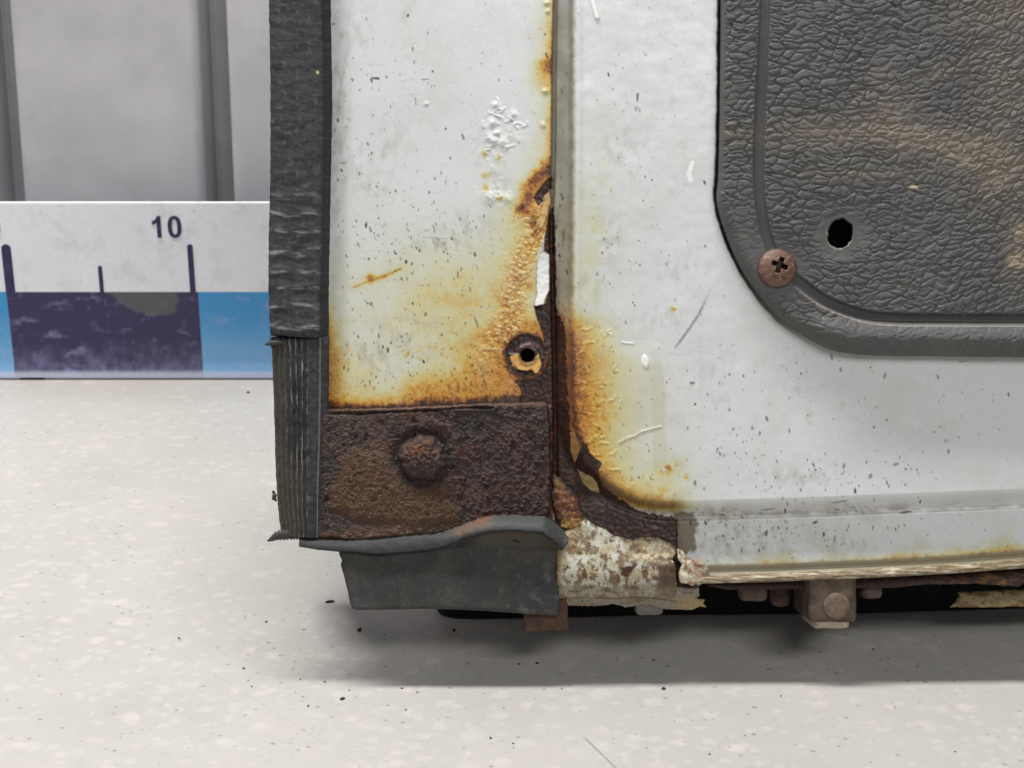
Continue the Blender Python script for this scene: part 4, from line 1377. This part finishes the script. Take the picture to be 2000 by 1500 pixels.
disc('bolt_head', 1634, 1184, 27, lambda X, Y, r: 7 * np.clip(1 - r ** 6, 0, 1) ** .5 + .8 * fbm(X, Y, 12, 3, 142), bolt2_c, M_FLAKE, brk, 20, 60, 15, 10)
px_box('retaining_clip', 1446, 1501, 1128, 1176, -90, -40, 12, M_METAL, door, 4, 2.0, 9, 2)
px_box('retaining_clip', 1683, 1726, 1120, 1171, -90, -40, 12, M_METAL, door, 4, 2.0, 12, 2)
px_box('retaining_clip', 1508, 1545, 1130, 1186, -120, -80, 12, M_BROWN, door, 4, 2.0, 15, 2)
px_box('rubber_stop', 1242, 1296, 1160, 1203, -40, 0, 10, noise_mat('grey_rubber_stop', L4(74, 70, 66), L4(100, 94, 88), L4(122, 116, 108), 240, .8), door, 4, 1.5, 18, 2)
px_box('rusty_lug', 1023, 1109, 1150, 1233, -50, 4, 7, M_BROWN, door, 4, 1.5, 20, 2)

# ---------- rubber seal down the left edge
def rubber_colour(X, Y, seed, dust=1.0):
    a, b = fbm(X, Y, 50, 4, seed), fbm(X, Y, 12, 4, seed + 1)
    C = np.zeros(X.shape + (3,), np.float32) + np.asarray(lin((51, 53, 55)), np.float32)
    C = mix(C, (38, 40, 42), ss(-.2, .5, a))
    C = mix(C, (92, 91, 88), dust * .6 * ss(.1, .6, b))
    C = mix(C, (128, 124, 118), dust * .5 * ss(.45, .7, fbm(X, Y, 6, 3, seed + 2)) * ss(.0, .5, a))
    return C


def seal_part(name, ys, xl, xr, zf, cf, thick=46):
    u = np.linspace(0, 1, 76)
    U, Y = np.meshgrid(u, ys)
    XL, XR = xl(ys)[:, None], xr(ys)[:, None]
    XL = XL + 1.6 * fbm(XL * 0, Y[:, :1], 16, 3, 151)
    XR = XR + 1.0 * fbm(XR * 0 + 9, Y[:, :1], 16, 3, 152)
    X = XL + (XR - XL) * U
    Yw = Y + zf[1](U, Y, X) if isinstance(zf, tuple) else Y
    Zf = zf[0] if isinstance(zf, tuple) else zf
    Z = Zf(U, Y, X)
    C, R = cf(U, Y, X)
    V = door_pt(X, Yw, Z).reshape(-1, 3)
    Q = grid_faces(*X.shape)
    V2, Q2, C2, R2 = skirt(V, Q, thick / PX, C.reshape(-1, 3), np.broadcast_to(R, X.shape).reshape(-1))
    return mesh_np(name, V2, Q2, M_RUBBER, door, C2, R2)


def up_z(U, Y, X):
    z = 30 - 9 * np.abs(2 * U - .9) ** 4
    wr = np.sin((Y + 9 * fbm(X, Y, 60, 2, 161)) / 37 * 2 * np.pi + 1.6 * fbm(X, Y, 70, 2, 162))
    amp = key(Y, [-500, 60, 250, 420, 660], [.4, .5, .9, 1.8, 2.0])
    z += amp * wr * (.25 + .9 * fbm(X, Y, 45, 3, 169)) * ss(.88, .75, U) * ss(0, .1, U)
    z += 1.1 * fbm(X, Y, 26, 4, 163, 14)
    z -= 6 * ss(.86, .92, U)
    z -= 8 * ss(648, 662, Y)
    return z


def up_c(U, Y, X):
    C = rubber_colour(X, Y, 164)
    wr = np.sin((Y + 9 * fbm(X, Y, 60, 2, 161)) / 37 * 2 * np.pi + 1.6 * fbm(X, Y, 70, 2, 162))
    C = mix(C, (142, 140, 136), .8 * ss(.6, 1, wr) * ss(330, 440, Y) * ss(-.25, .35, fbm(X, Y, 34, 3, 167, 7)) * ss(.9, .8, U))  # highlights on the wrinkle ridges painted in pale
    C = mix(C, (96, 94, 90), .35 * ss(0, .6, fbm(X, Y, 18, 4, 168, 8)) * ss(.9, .8, U))
    C = mix(C, (38, 40, 42), .7 * ss(.86, .92, U))
    C = mix(C, (210, 190, 130), ss(.4, .7, ell(X, Y, 620, 141, 4, 4)))
    return C, .62


ys_up = np.concatenate([np.arange(-500, -20, 10), np.arange(-20, 651, 2.0), np.array([652.0, 654, 656, 658])])
tear = lambda X: 3.5 * fbm(X, X * 0, 26, 3, 171)
seal_up = seal_part('rubber_seal', ys_up, lambda y: key(y, [-500, 0, 150, 350, 450, 560, 660], [524, 525, 528, 528, 525, 524, 528]), lambda y: key(y, [-500, 0, 200, 400, 560, 660], [645, 644, 647, 643, 640, 640]),
                    (up_z, lambda U, Y, X: ss(600, 658, Y) * (tear(X) + 5 * (U - .5))), up_c)
seal_up['label'] = 'upper length of dusty black rubber seal with crosswise wrinkles'


def lo_z(U, Y, X):
    z = 22 - 10 * np.abs(2 * U - 1) ** 3
    ribs = np.sin(U * 62 + 1.0 * fbm(X * 0, Y, 90, 3, 181) + 1.2 * fbm(X, Y, 30, 2, 182))
    z += 2.2 * ribs * ss(.68, .58, U)
    z += 4 * np.exp(-((U - .86) / .018) ** 2) + 1.4 * fbm(X, Y, 16, 4, 183)
    z -= 12 * ss(668, 652, Y) * ss(.0, .25, U)
    return z


def lo_c(U, Y, X):
    C = rubber_colour(X, Y, 184)
    ribs = np.sin(U * 62 + 1.0 * fbm(X * 0, Y, 90, 3, 181) + 1.2 * fbm(X, Y, 30, 2, 182))
    C = mix(C, (158, 154, 148), .8 * ss(.72, 1, ribs) * ss(.68, .58, U) * ss(.15, .3, U) * ss(-.3, .5, fbm(X, Y, 40, 3, 187)))
    C = mix(C, (128, 128, 126), .7 * np.exp(-((U - .86) / .014) ** 2))
    mud = ss(.45, .15, U + .12 * fbm(X, Y, 20, 3, 188)) * .6 + ss(860, 960, Y) * ss(.62, .5, U) * .7
    C = mix(C, (74, 68, 58), np.clip(mud, 0, .85))
    C = mix(C, (118, 108, 92), .6 * ss(.4, .65, fbm(X, Y, 7, 3, 189)) * np.clip(mud, 0, 1))
    return C, .66


seal_lo = seal_part('rubber_seal', np.arange(650, 1050, 1.9), lambda y: key(y, [664, 680, 760, 900, 980, 1050], [527, 531, 534, 538, 542, 549]), lambda y: key(y, [664, 760, 850, 950, 1050], [641, 640, 638, 634, 631]),
                    (lo_z, lambda U, Y, X: ss(700, 660, Y) * (9 - 15 * U + tear(X)) + ss(1020, 1050, Y) * (2 * tear(X) - 4 * ss(.4, 0., U))), lo_c)
seal_lo['label'] = 'lower length of rubber seal with lengthwise ribs, torn at both ends'


def tube_mesh(name, pts, rad, mat, parent, seg=12, ridge=0.0, nrid=0):
    P = np.array(smooth_poly(pts, 10))
    n = len(P)
    T = np.gradient(P[:, :2], axis=0)
    T /= np.linalg.norm(T, axis=1)[:, None] + 1e-9
    N = np.stack([-T[:, 1], T[:, 0]], -1)
    r = np.interp(np.linspace(0, 1, n), np.linspace(0, 1, len(rad)), rad)
    r = r * (1 + ridge * np.sin(np.linspace(0, 1, n) * nrid * 2 * np.pi))
    a = np.linspace(0, 2 * np.pi, seg, endpoint=False)
    X = P[:, 0:1] + N[:, 0:1] * r[:, None] * np.cos(a)
    Y = P[:, 1:2] + N[:, 1:2] * r[:, None] * np.cos(a)
    Z = P[:, 2:3] + r[:, None] * np.sin(a)
    V = door_pt(X, Y, Z).reshape(-1, 3)
    i = np.arange(n * seg).reshape(n, seg)
    j = np.roll(i, -1, 1)
    Q = np.stack([i[:-1], j[:-1], j[1:], i[1:]], -1).reshape(-1, 4)
    C = rubber_colour(X, Y, 191).reshape(-1, 3)
    C = C * 0.6 + np.asarray(lin((84, 78, 68))) * .4
    return mesh_np(name, V, Q, mat, parent, C, np.full(len(V), .7))


tube_mesh('torn_end', [(522, 1057, 8), (530, 1053, 10), (541, 1047, 12), (556, 1044, 12), (572, 1043, 10), (586, 1044, 6)], [1.2, 4.5, 8.5, 10.5, 10.5, 9], M_RUBBER, seal_lo, 14, .14, 11)
tube_mesh('torn_end', [(517, 673, 16), (526, 671, 18), (540, 669, 20), (560, 668, 18)], [1.0, 4.5, 5.5, 3.5], M_RUBBER, seal_lo, 10, .1, 5)
tube_mesh('torn_end', [(533, 958, 6), (536, 966, 8), (535, 972, 8), (540, 979, 4)], [2.2, 4, 4.5, 2], M_RUBBER, seal_lo, 10, .2, 3)

# ---------- rubber flap under the plate
def build_flap():
    # upper fold
    xs = np.concatenate([np.arange(584, 1112, 2.0)])
    top = key(xs, [584, 640, 690, 772, 854, 900, 919, 945, 968, 1000, 1063, 1080, 1111], [1046, 1050, 1050, 1042, 1034, 1022, 1014, 1006, 1003, 1002, 1004, 1016, 1046]) + 1.3 * fbm(xs, xs * 0, 14, 3, 201)
    ridge = key(xs, [584, 620, 664, 743, 838, 870, 910, 952, 1000, 1060, 1080, 1100, 1111], [1066, 1072, 1076, 1082, 1074, 1066, 1050, 1038, 1035, 1040, 1056, 1072, 1056])
    crease = key(xs, [584, 620, 664, 743, 838, 870, 952, 1060, 1098, 1111], [1068, 1074, 1078, 1083.5, 1080, 1076, 1068, 1068, 1076, 1058])
    t = np.linspace(0, 1, 60)
    X, T = np.meshgrid(xs, t)
    tp, rg, cr = (np.broadcast_to(v, X.shape) for v in (top, ridge, crease))
    Y = np.where(T < .6, tp + (rg - tp) * (T / .6), rg + (cr - rg) * ((T - .6) / .4))
    zr = key(X, [584, 700, 850, 950, 1070, 1111], [26, 28, 30, 46, 50, 26])
    Z = np.where(T < .6, 8 + (zr - 8) * np.sin(T / .6 * np.pi / 2) ** .8, zr - (zr - 14) * ((T - .6) / .4) ** .8)
    Z += 1.4 * fbm(X, Y, 24, 4, 202)
    # softly broken edges
    C = rubber_colour(X, Y, 203, .45) * .85
    C = mix(C, (40, 41, 41), .6 * ss(860, 760, X))  # fold painted darker on the left, away from its lit end
    C = mix(C, (74, 75, 73), .5 * ss(900, 960, X) * ss(.62, .5, T))  # light on the fold's right top painted in as paler rubber
    C = mix(C, (112, 84, 62), ss(870, 905, X) * ss(975, 940, X) * ss(.6, .3, T) * (.6 + .4 * fbm(X, Y, 9, 3, 205)))
    C = mix(C, (108, 70, 52), ss(.3, .6, ell(X, Y, 943, 1014, 16, 8, -.4) + .3 * fbm(X, Y, 8, 3, 206)) * .8)
    C = mix(C, (84, 76, 60), .6 * ss(.62, .7, T) * ss(900, 950, X))
    C = mix(C, (30, 26, 24), .9 * ss(.4, .7, ell(X, Y, 1008, 1057, 11, 4, .25)))
    V = door_pt(X, Y, Z).reshape(-1, 3)
    V2, Q2, C2, R2 = skirt(V, grid_faces(*X.shape), 22 / PX, C.reshape(-1, 3), np.full(X.size, .6))
    fo = mesh_np('rubber_flap', V2, Q2, M_RUBBER, door, C2, R2)
    fo['label'] = 'black rubber flap hanging below the rusted plate'

    def zf(X, Y, sd):
        u = (Y - 1066) / 130
        return 10 + 7 * u + 4 * np.sin((X - 660) / 430 * np.pi) + 1.6 * fbm(X, Y, 80, 3, 207) + 3 * np.sqrt(np.clip(sd / 5, 0, 1)) + 6 * ss(720, 690, X) * u

    def cf(X, Y, sd):
        C = rubber_colour(X, Y, 208, .35)
        C = mix(C, (48, 50, 47), .6)
        C = mix(C, (66, 64, 56), .6 * ss(-.1, .5, fbm(X, Y, 60, 4, 213)))
        C = mix(C, (112, 108, 100), .8 * ss(.0, .5, fbm(X, Y, 26, 5, 211, None, .65)) * ss(980, 1060, X) * ss(1080, 1130, Y))
        C = mix(C, (46, 49, 58), .6 * ell(X, Y, 1048, 1150, 32, 30))
        C = mix(C, (80, 64, 54), .4 * ell(X, Y, 1050, 1085, 60, 10))
        C = mix(C, (42, 43, 43), .5 * np.exp(-((X - key(Y, [1060, 1200], [696, 708])) / 5) ** 2))
        C = mix(C, (92, 92, 90), .35 * ss(1200, 1180, Y) * ss(1160, 1188, Y) * ss(760, 700, X))
        C = mix(C, (100, 94, 86), .3 * ss(.2, .6, fbm(X, Y, 14, 4, 212)))
        return C, .58
    sheet('flap_skirt', [(660, 1066), (663, 1084), (668, 1095), (665, 1103), (671, 1122), (678, 1150), (684, 1180), (688, 1189), (700, 1192), (838, 1189), (900, 1191), (960, 1194), (1030, 1199), (1091, 1203),
                         (1092, 1160), (1090, 1120), (1093, 1062)], zf, cf, M_RUBBER, fo, 2.0, 14, .5, 25)


build_flap()

# ---------- grained trim panel
GROOVE = smooth_poly([(1500, -900), (1498, -200), (1495, 0), (1487, 180), (1482, 320), (1486, 400), (1500, 470), (1524, 520), (1560, 550), (1612, 588), (1680, 614), (1740, 622), (1850, 624), (2000, 624), (2300, 624), (2700, 624)], 5)


def leather_h(X, Y):
    wx, wy = fbm(X, Y, 70, 3, 301), fbm(X, Y, 60, 3, 302)
    til = key(X, [1400, 1600, 2000], [.02, -.06, .22])
    v = Y + til * (X - 1650) + 13 * wy
    u = X + 14 * wx + .25 * Y
    s = key(X, [1400, 1700, 2000], [1.08, .95, .72])
    f1, f2, ca = worley(u / 29 + .14 * wy, v / 14 + .12 * fbm(X, Y, 25, 2, 303), 11, .9)
    f1b, f2b, cb = worley(u / 21 + .2 * wy, v / 13, 12, .95)
    k = ss(1680, 1900, X + 120 * wx)                # the grain tightens to the right
    e = (f2 - f1) * (1 - k) + (f2b - f1b) * k
    ff = f1 * (1 - k) + f1b * k
    g1, g2, _ = worley(u / 10 + .3 * wy, v / 7.5, 14, .95)
    big, big2, _ = worley(u / 80 + .5 * wx, v / 26.0, 17, .95)
    h = 4.2 * ss(0, .24, e) * (.85 + .3 * ca) + .45 * ss(0, .4, g2 - g1) + 2.2 * ss(0, .14, big2 - big)
    # scales overlap downwards: each cell rises towards its lower lip
    h += .7 * ss(.75, .05, ff)
    cr2 = np.abs(fbm(u, v, 120, 4, 311, 24))
    h -= 2.6 * ss(.07, .0, cr2) + .7 * fbm(X, Y, 5, 2, 304)
    crease = (1 - ss(0, .16, e)) * .6 * ss(-.3, .4, fbm(X, Y, 45, 3, 306)) + (1 - ss(0, .10, big2 - big)) * .6 + .5 * ss(.05, .0, cr2)
    return h * .68, np.clip(crease, 0, 1)


def build_trim():
    step = 1.7
    xs = np.concatenate([np.arange(1392, 2012, step), np.arange(2012, 2700, 14)])
    ys = np.concatenate([np.arange(-500, -12, 12), np.arange(-12, 708, step)])
    X, Y = np.meshgrid(xs, ys)
    sd = poly_sd(X, Y, TRIM)
    keepv = sd > -step * 1.05
    gy = np.gradient(sd, ys, axis=0)
    gx = np.gradient(sd, xs, axis=1)
    g = np.hypot(gx, gy) + 1e-6
    m = (sd < 0) & keepv
    X = np.where(m, X - sd * gx / g, X)
    Y = np.where(m, Y - sd * gy / g, Y)
    sd = np.maximum(sd, 0)
    gd = line_d(X, Y, GROOVE)
    lh, cr = leather_h(X, Y)
    # grain fades in smooth spots: groove, round the screw and the hole, corner
    screw = np.hypot(X - 1518, Y - 524)
    hole = np.hypot((X - HOLE[0]), (Y - HOLE[1]))
    fade = ss(9, 14, gd) * ss(30, 90, screw) * ss(24, 80, hole + .9 * np.maximum(HOLE[1] - Y, 0) * 0 + 12 * fbm(X, Y, 30, 2, 305)) * ss(1, 14, sd)
    fade *= 1 - .75 * ell(X, Y, 1450, 470, 50, 90)
    bottom = ss(600, 640, Y) * ss(1560, 1640, X)
    rr = 26.0
    rnd = np.sqrt(np.clip(1 - (1 - np.clip(sd / rr, 0, 1)) ** 2, 0, 1))
    Z = 38 + 10 + 24 * rnd
    fade = fade * (1 - .5 * bottom * (sd < 76))
    Z += 20 * bottom * np.sin(np.pi * np.clip(sd / 72, 0, 1)) ** 1.3
    gw = 9.5 - 2.0 * bottom
    grv = ss(gw + 1.3, gw - 1.3, gd)
    Z -= (3.6 + 3.0 * bottom) * grv * ss(18, 44, screw)
    Z += lh * fade * (0.85 + .3 * fbm(X, Y, 90, 2, 306))
    Z += 2.2 * fbm(X, Y, 190, 3, 307)
    C = np.zeros(X.shape + (3,), np.float32) + np.asarray(lin((88, 87, 86)), np.float32)
    a, b, c = fbm(X, Y, 130, 4, 308), fbm(X, Y, 24, 4, 309), fbm(X, Y, 8, 3, 310)
    dust = .9 * ell(X, Y, 1770, 270, 130, 26, .12) + .5 * ell(X, Y, 1590, 262, 80, 30) + .8 * ell(X, Y, 1900, 300, 90, 36, .3) + .6 * ell(X, Y, 1735, 210, 50, 40) + .7 * ell(X, Y, 1840, 140, 26, 16, -.4) + .5 * ell(X, Y, 1715, 150, 20, 14)
    dust = dust + .5 * ell(X, Y, 1960, 20, 90, 50) + .7 * ell(X, Y, 1985, 480, 26, 60) + .5 * ell(X, Y, 1690, 340, 90, 12) + .5 * ell(X, Y, 1960, 350, 70, 60) + .5 * ell(X, Y, 1960, 180, 60, 120)
    dustm = np.clip(dust, 0, 1)
    C = mix(C, (76, 75, 76), ss(-.2, .5, a) * .6)
    C = mix(C, (58, 58, 59), .34 * ss(.3, .8, cr) * fade * ss(.5, .1, dustm))  # occlusion in the creases painted as darker vinyl
    C = mix(C, (128, 124, 118), .5 * cr * fade * ss(.25, .7, a + .5 * b))
    C = mix(C, (56, 55, 56), .65 * grv)
    C = mix(C, (158, 140, 118), np.clip(dust, 0, 1) * (.34 + .5 * cr + .25 * b) * .95)
    C = mix(C, (132, 118, 78), .5 * ell(X, Y, 1440, 265, 40, 16, .2) * (.3 + .9 * cr))
    C = mix(C, (148, 134, 114), .8 * ss(.35, .6, ell(X, Y, 1985, 510, 24, 18) + .35 * b) + ss(.4, .6, ell(X, Y, 1995, 455, 18, 20) + .3 * b) * .7)
    C = mix(C, (176, 160, 128), ss(.4, .6, ell(X, Y, 1784, 365, 11, 4, .1)) * .8)
    C = mix(C, (128, 120, 112), .8 * bottom * ss(14, 8, gd) * ss(1720, 1560, X) * ss(-.4, .3, b))
    C = mix(C, (150, 144, 138), .6 * ss(2.2, .8, np.abs(gd - 13)) * ((Y > 560) & (sd < 82)) * ss(1540, 1580, X))
    C = mix(C, (130, 122, 108), .25 * ss(.35, .6, c))
    R = .55 + .1 * b
    # the drilled hole
    hw = hole * (1 + .10 * np.sin(2 * np.arctan2(Y - HOLE[1], X - HOLE[0]) + 1)) + 3.5 * fbm(X, Y, 9, 3, 311)
    pit = ss(27, 22, hw)
    Z = Z - 85 * pit
    C = mix(C, (9, 9, 9), ss(28, 24, hw))
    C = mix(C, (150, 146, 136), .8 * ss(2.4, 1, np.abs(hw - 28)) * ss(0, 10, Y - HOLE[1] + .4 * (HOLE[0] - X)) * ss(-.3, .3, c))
    V = door_pt(X, Y, Z).reshape(-1, 3)
    Q = grid_faces(*X.shape)
    Q = Q[keepv.ravel()[Q].all(1)]
    V, Q, C, R = compact(V, Q, C.reshape(-1, 3), np.broadcast_to(R, X.shape).reshape(-1))
    V, Q, C, R = skirt(V, Q, 14 / PX, C, R)
    o = mesh_np('trim_panel', V, Q, M_LEATHER, door, C, R)
    o['label'] = 'dark grey grained vinyl trim panel with a drilled hole'
    return o


trim = build_trim()


def screw_z(X, Y, r):
    z = 15 * np.clip(1 - r ** 2.2, 0, 1) ** .75
    ca, sa = math.cos(.35), math.sin(.35)
    u, v = (X - 1523) * ca + (Y - 518) * sa, -(X - 1523) * sa + (Y - 518) * ca
    arm = np.minimum(np.maximum(np.abs(u) / 4.2, np.abs(v) / 14), np.maximum(np.abs(v) / 4.2, np.abs(u) / 14))
    return z - 14 * ss(1.25, .8, arm) + .8 * fbm(X, Y, 9, 3, 321)


def screw_c(X, Y, r):
    C = np.zeros(X.shape + (3,), np.float32) + np.asarray(lin((112, 84, 71)), np.float32)
    C = mix(C, (92, 62, 50), ss(-.1, .5, fbm(X, Y, 13, 4, 322)))
    C = mix(C, (154, 126, 106), ss(.1, .5, fbm(X, Y, 9, 3, 323)) * .6)
    C = mix(C, (62, 42, 36), ss(.86, 1, r) * .7)
    ca, sa = math.cos(.35), math.sin(.35)
    u, v = (X - 1523) * ca + (Y - 518) * sa, -(X - 1523) * sa + (Y - 518) * ca
    arm = np.minimum(np.maximum(np.abs(u) / 4.2, np.abs(v) / 14), np.maximum(np.abs(v) / 4.2, np.abs(u) / 14))
    C = mix(C, (26, 18, 15), ss(1.2, .9, arm))
    return C, .5


disc('cross_head_screw', 1518, 524, 38.5, screw_z, screw_c, M_FLAKE, trim, 44, 120, 74, 14)

# ------------------------------------------------------------------ dirt fallen on the floor
def crumb(name, px, py, sx, sy, rot, seed, sz=None):
    bm = bmesh.new()
    bmesh.ops.create_icosphere(bm, subdivisions=2, radius=1)
    rs = np.random.RandomState(seed)
    k = rs.rand(3) * 5
    base = floor_pt(px, py)
    for v in bm.verts:
        c = v.co
        n = 1 + .35 * math.sin(4 * c.x + k[0]) * math.sin(5 * c.y + k[1]) + .2 * math.sin(7 * c.z + k[2])
        x, y, z = c.x * n * sx, c.y * n * sy, c.z * n * (sz or min(sx, sy) * .6)
        v.co = (base[0] + x * math.cos(rot) - y * math.sin(rot), base[1] + x * math.sin(rot) + y * math.cos(rot), max(0.00002, z + (sz or min(sx, sy) * .6) * .8))
    return bm


big = [((485, 767), .0008, .0008, 0, 'dark round crumb on the floor beside the foot of the rubber seal', 'crumb'),
       ((644, 1176), .0017, .0007, .3, 'flat brown flake on the floor left of the rubber flap', 'flake'),
       ((702, 1232), .0008, .0008, .6, 'grey crumb on the floor just below the left end of the flap', 'crumb'),
       ((887, 1232), .0006, .0008, .2, 'dark crumb on the floor below the black outer skin', 'crumb'),
       ((669, 1366), .0009, .0006, .5, 'black crumb at the soft left end of the door shadow', 'crumb'),
       ((1296, 1346), .0007, .0006, .2, 'dark crumb on the front edge of the door shadow', 'crumb'),
       ((1049, 1296), .0007, .0005, .8, 'greenish dark crumb inside the door shadow', 'crumb')]
for i, ((px, py), sx, sy, rot, lab, cat) in enumerate(big):
    bm = crumb('', px, py, sx, sy, rot, 40 + i)
    me = bpy.data.meshes.new('dirt_' + cat)
    bm.to_mesh(me)
    bm.free()
    o = link('dirt_' + cat, me, M_CRUMB)
    o['label'] = lab
    o['category'] = cat

bmA = bmesh.new()
rs = np.random.RandomState(5)
for i in range(330):
    if i < 170:
        px, py = 820 + rs.randn() * 260, 1270 + rs.randn() * 90
    elif i < 260:
        px, py = 1500 + rs.randn() * 350, 1300 + rs.randn() * 90
    else:
        px, py = rs.uniform(100, 2000), rs.uniform(1180, 1500)
    if py < 1212 and px > 640 or py > 1510 or py < 1090:
        continue
    s = .00008 + rs.exponential(.00009)
    s = min(s, .00042)
    if i % 5 > 1:
        continue
    b1 = crumb('', px, py, s * rs.uniform(1, 1.8), s, rs.uniform(0, 3), i)
    me = bpy.data.meshes.new('t')
    b1.to_mesh(me)
    b1.free()
    bmA.from_mesh(me)
    bpy.data.meshes.remove(me)
me = bpy.data.meshes.new('dirt_specks')
bmA.to_mesh(me)
bmA.free()
o = link('dirt_specks', me, M_CRUMB)
o['kind'] = 'stuff'
o['label'] = 'fine dark dirt specks scattered over the pale speckled floor'
o['category'] = 'dirt'
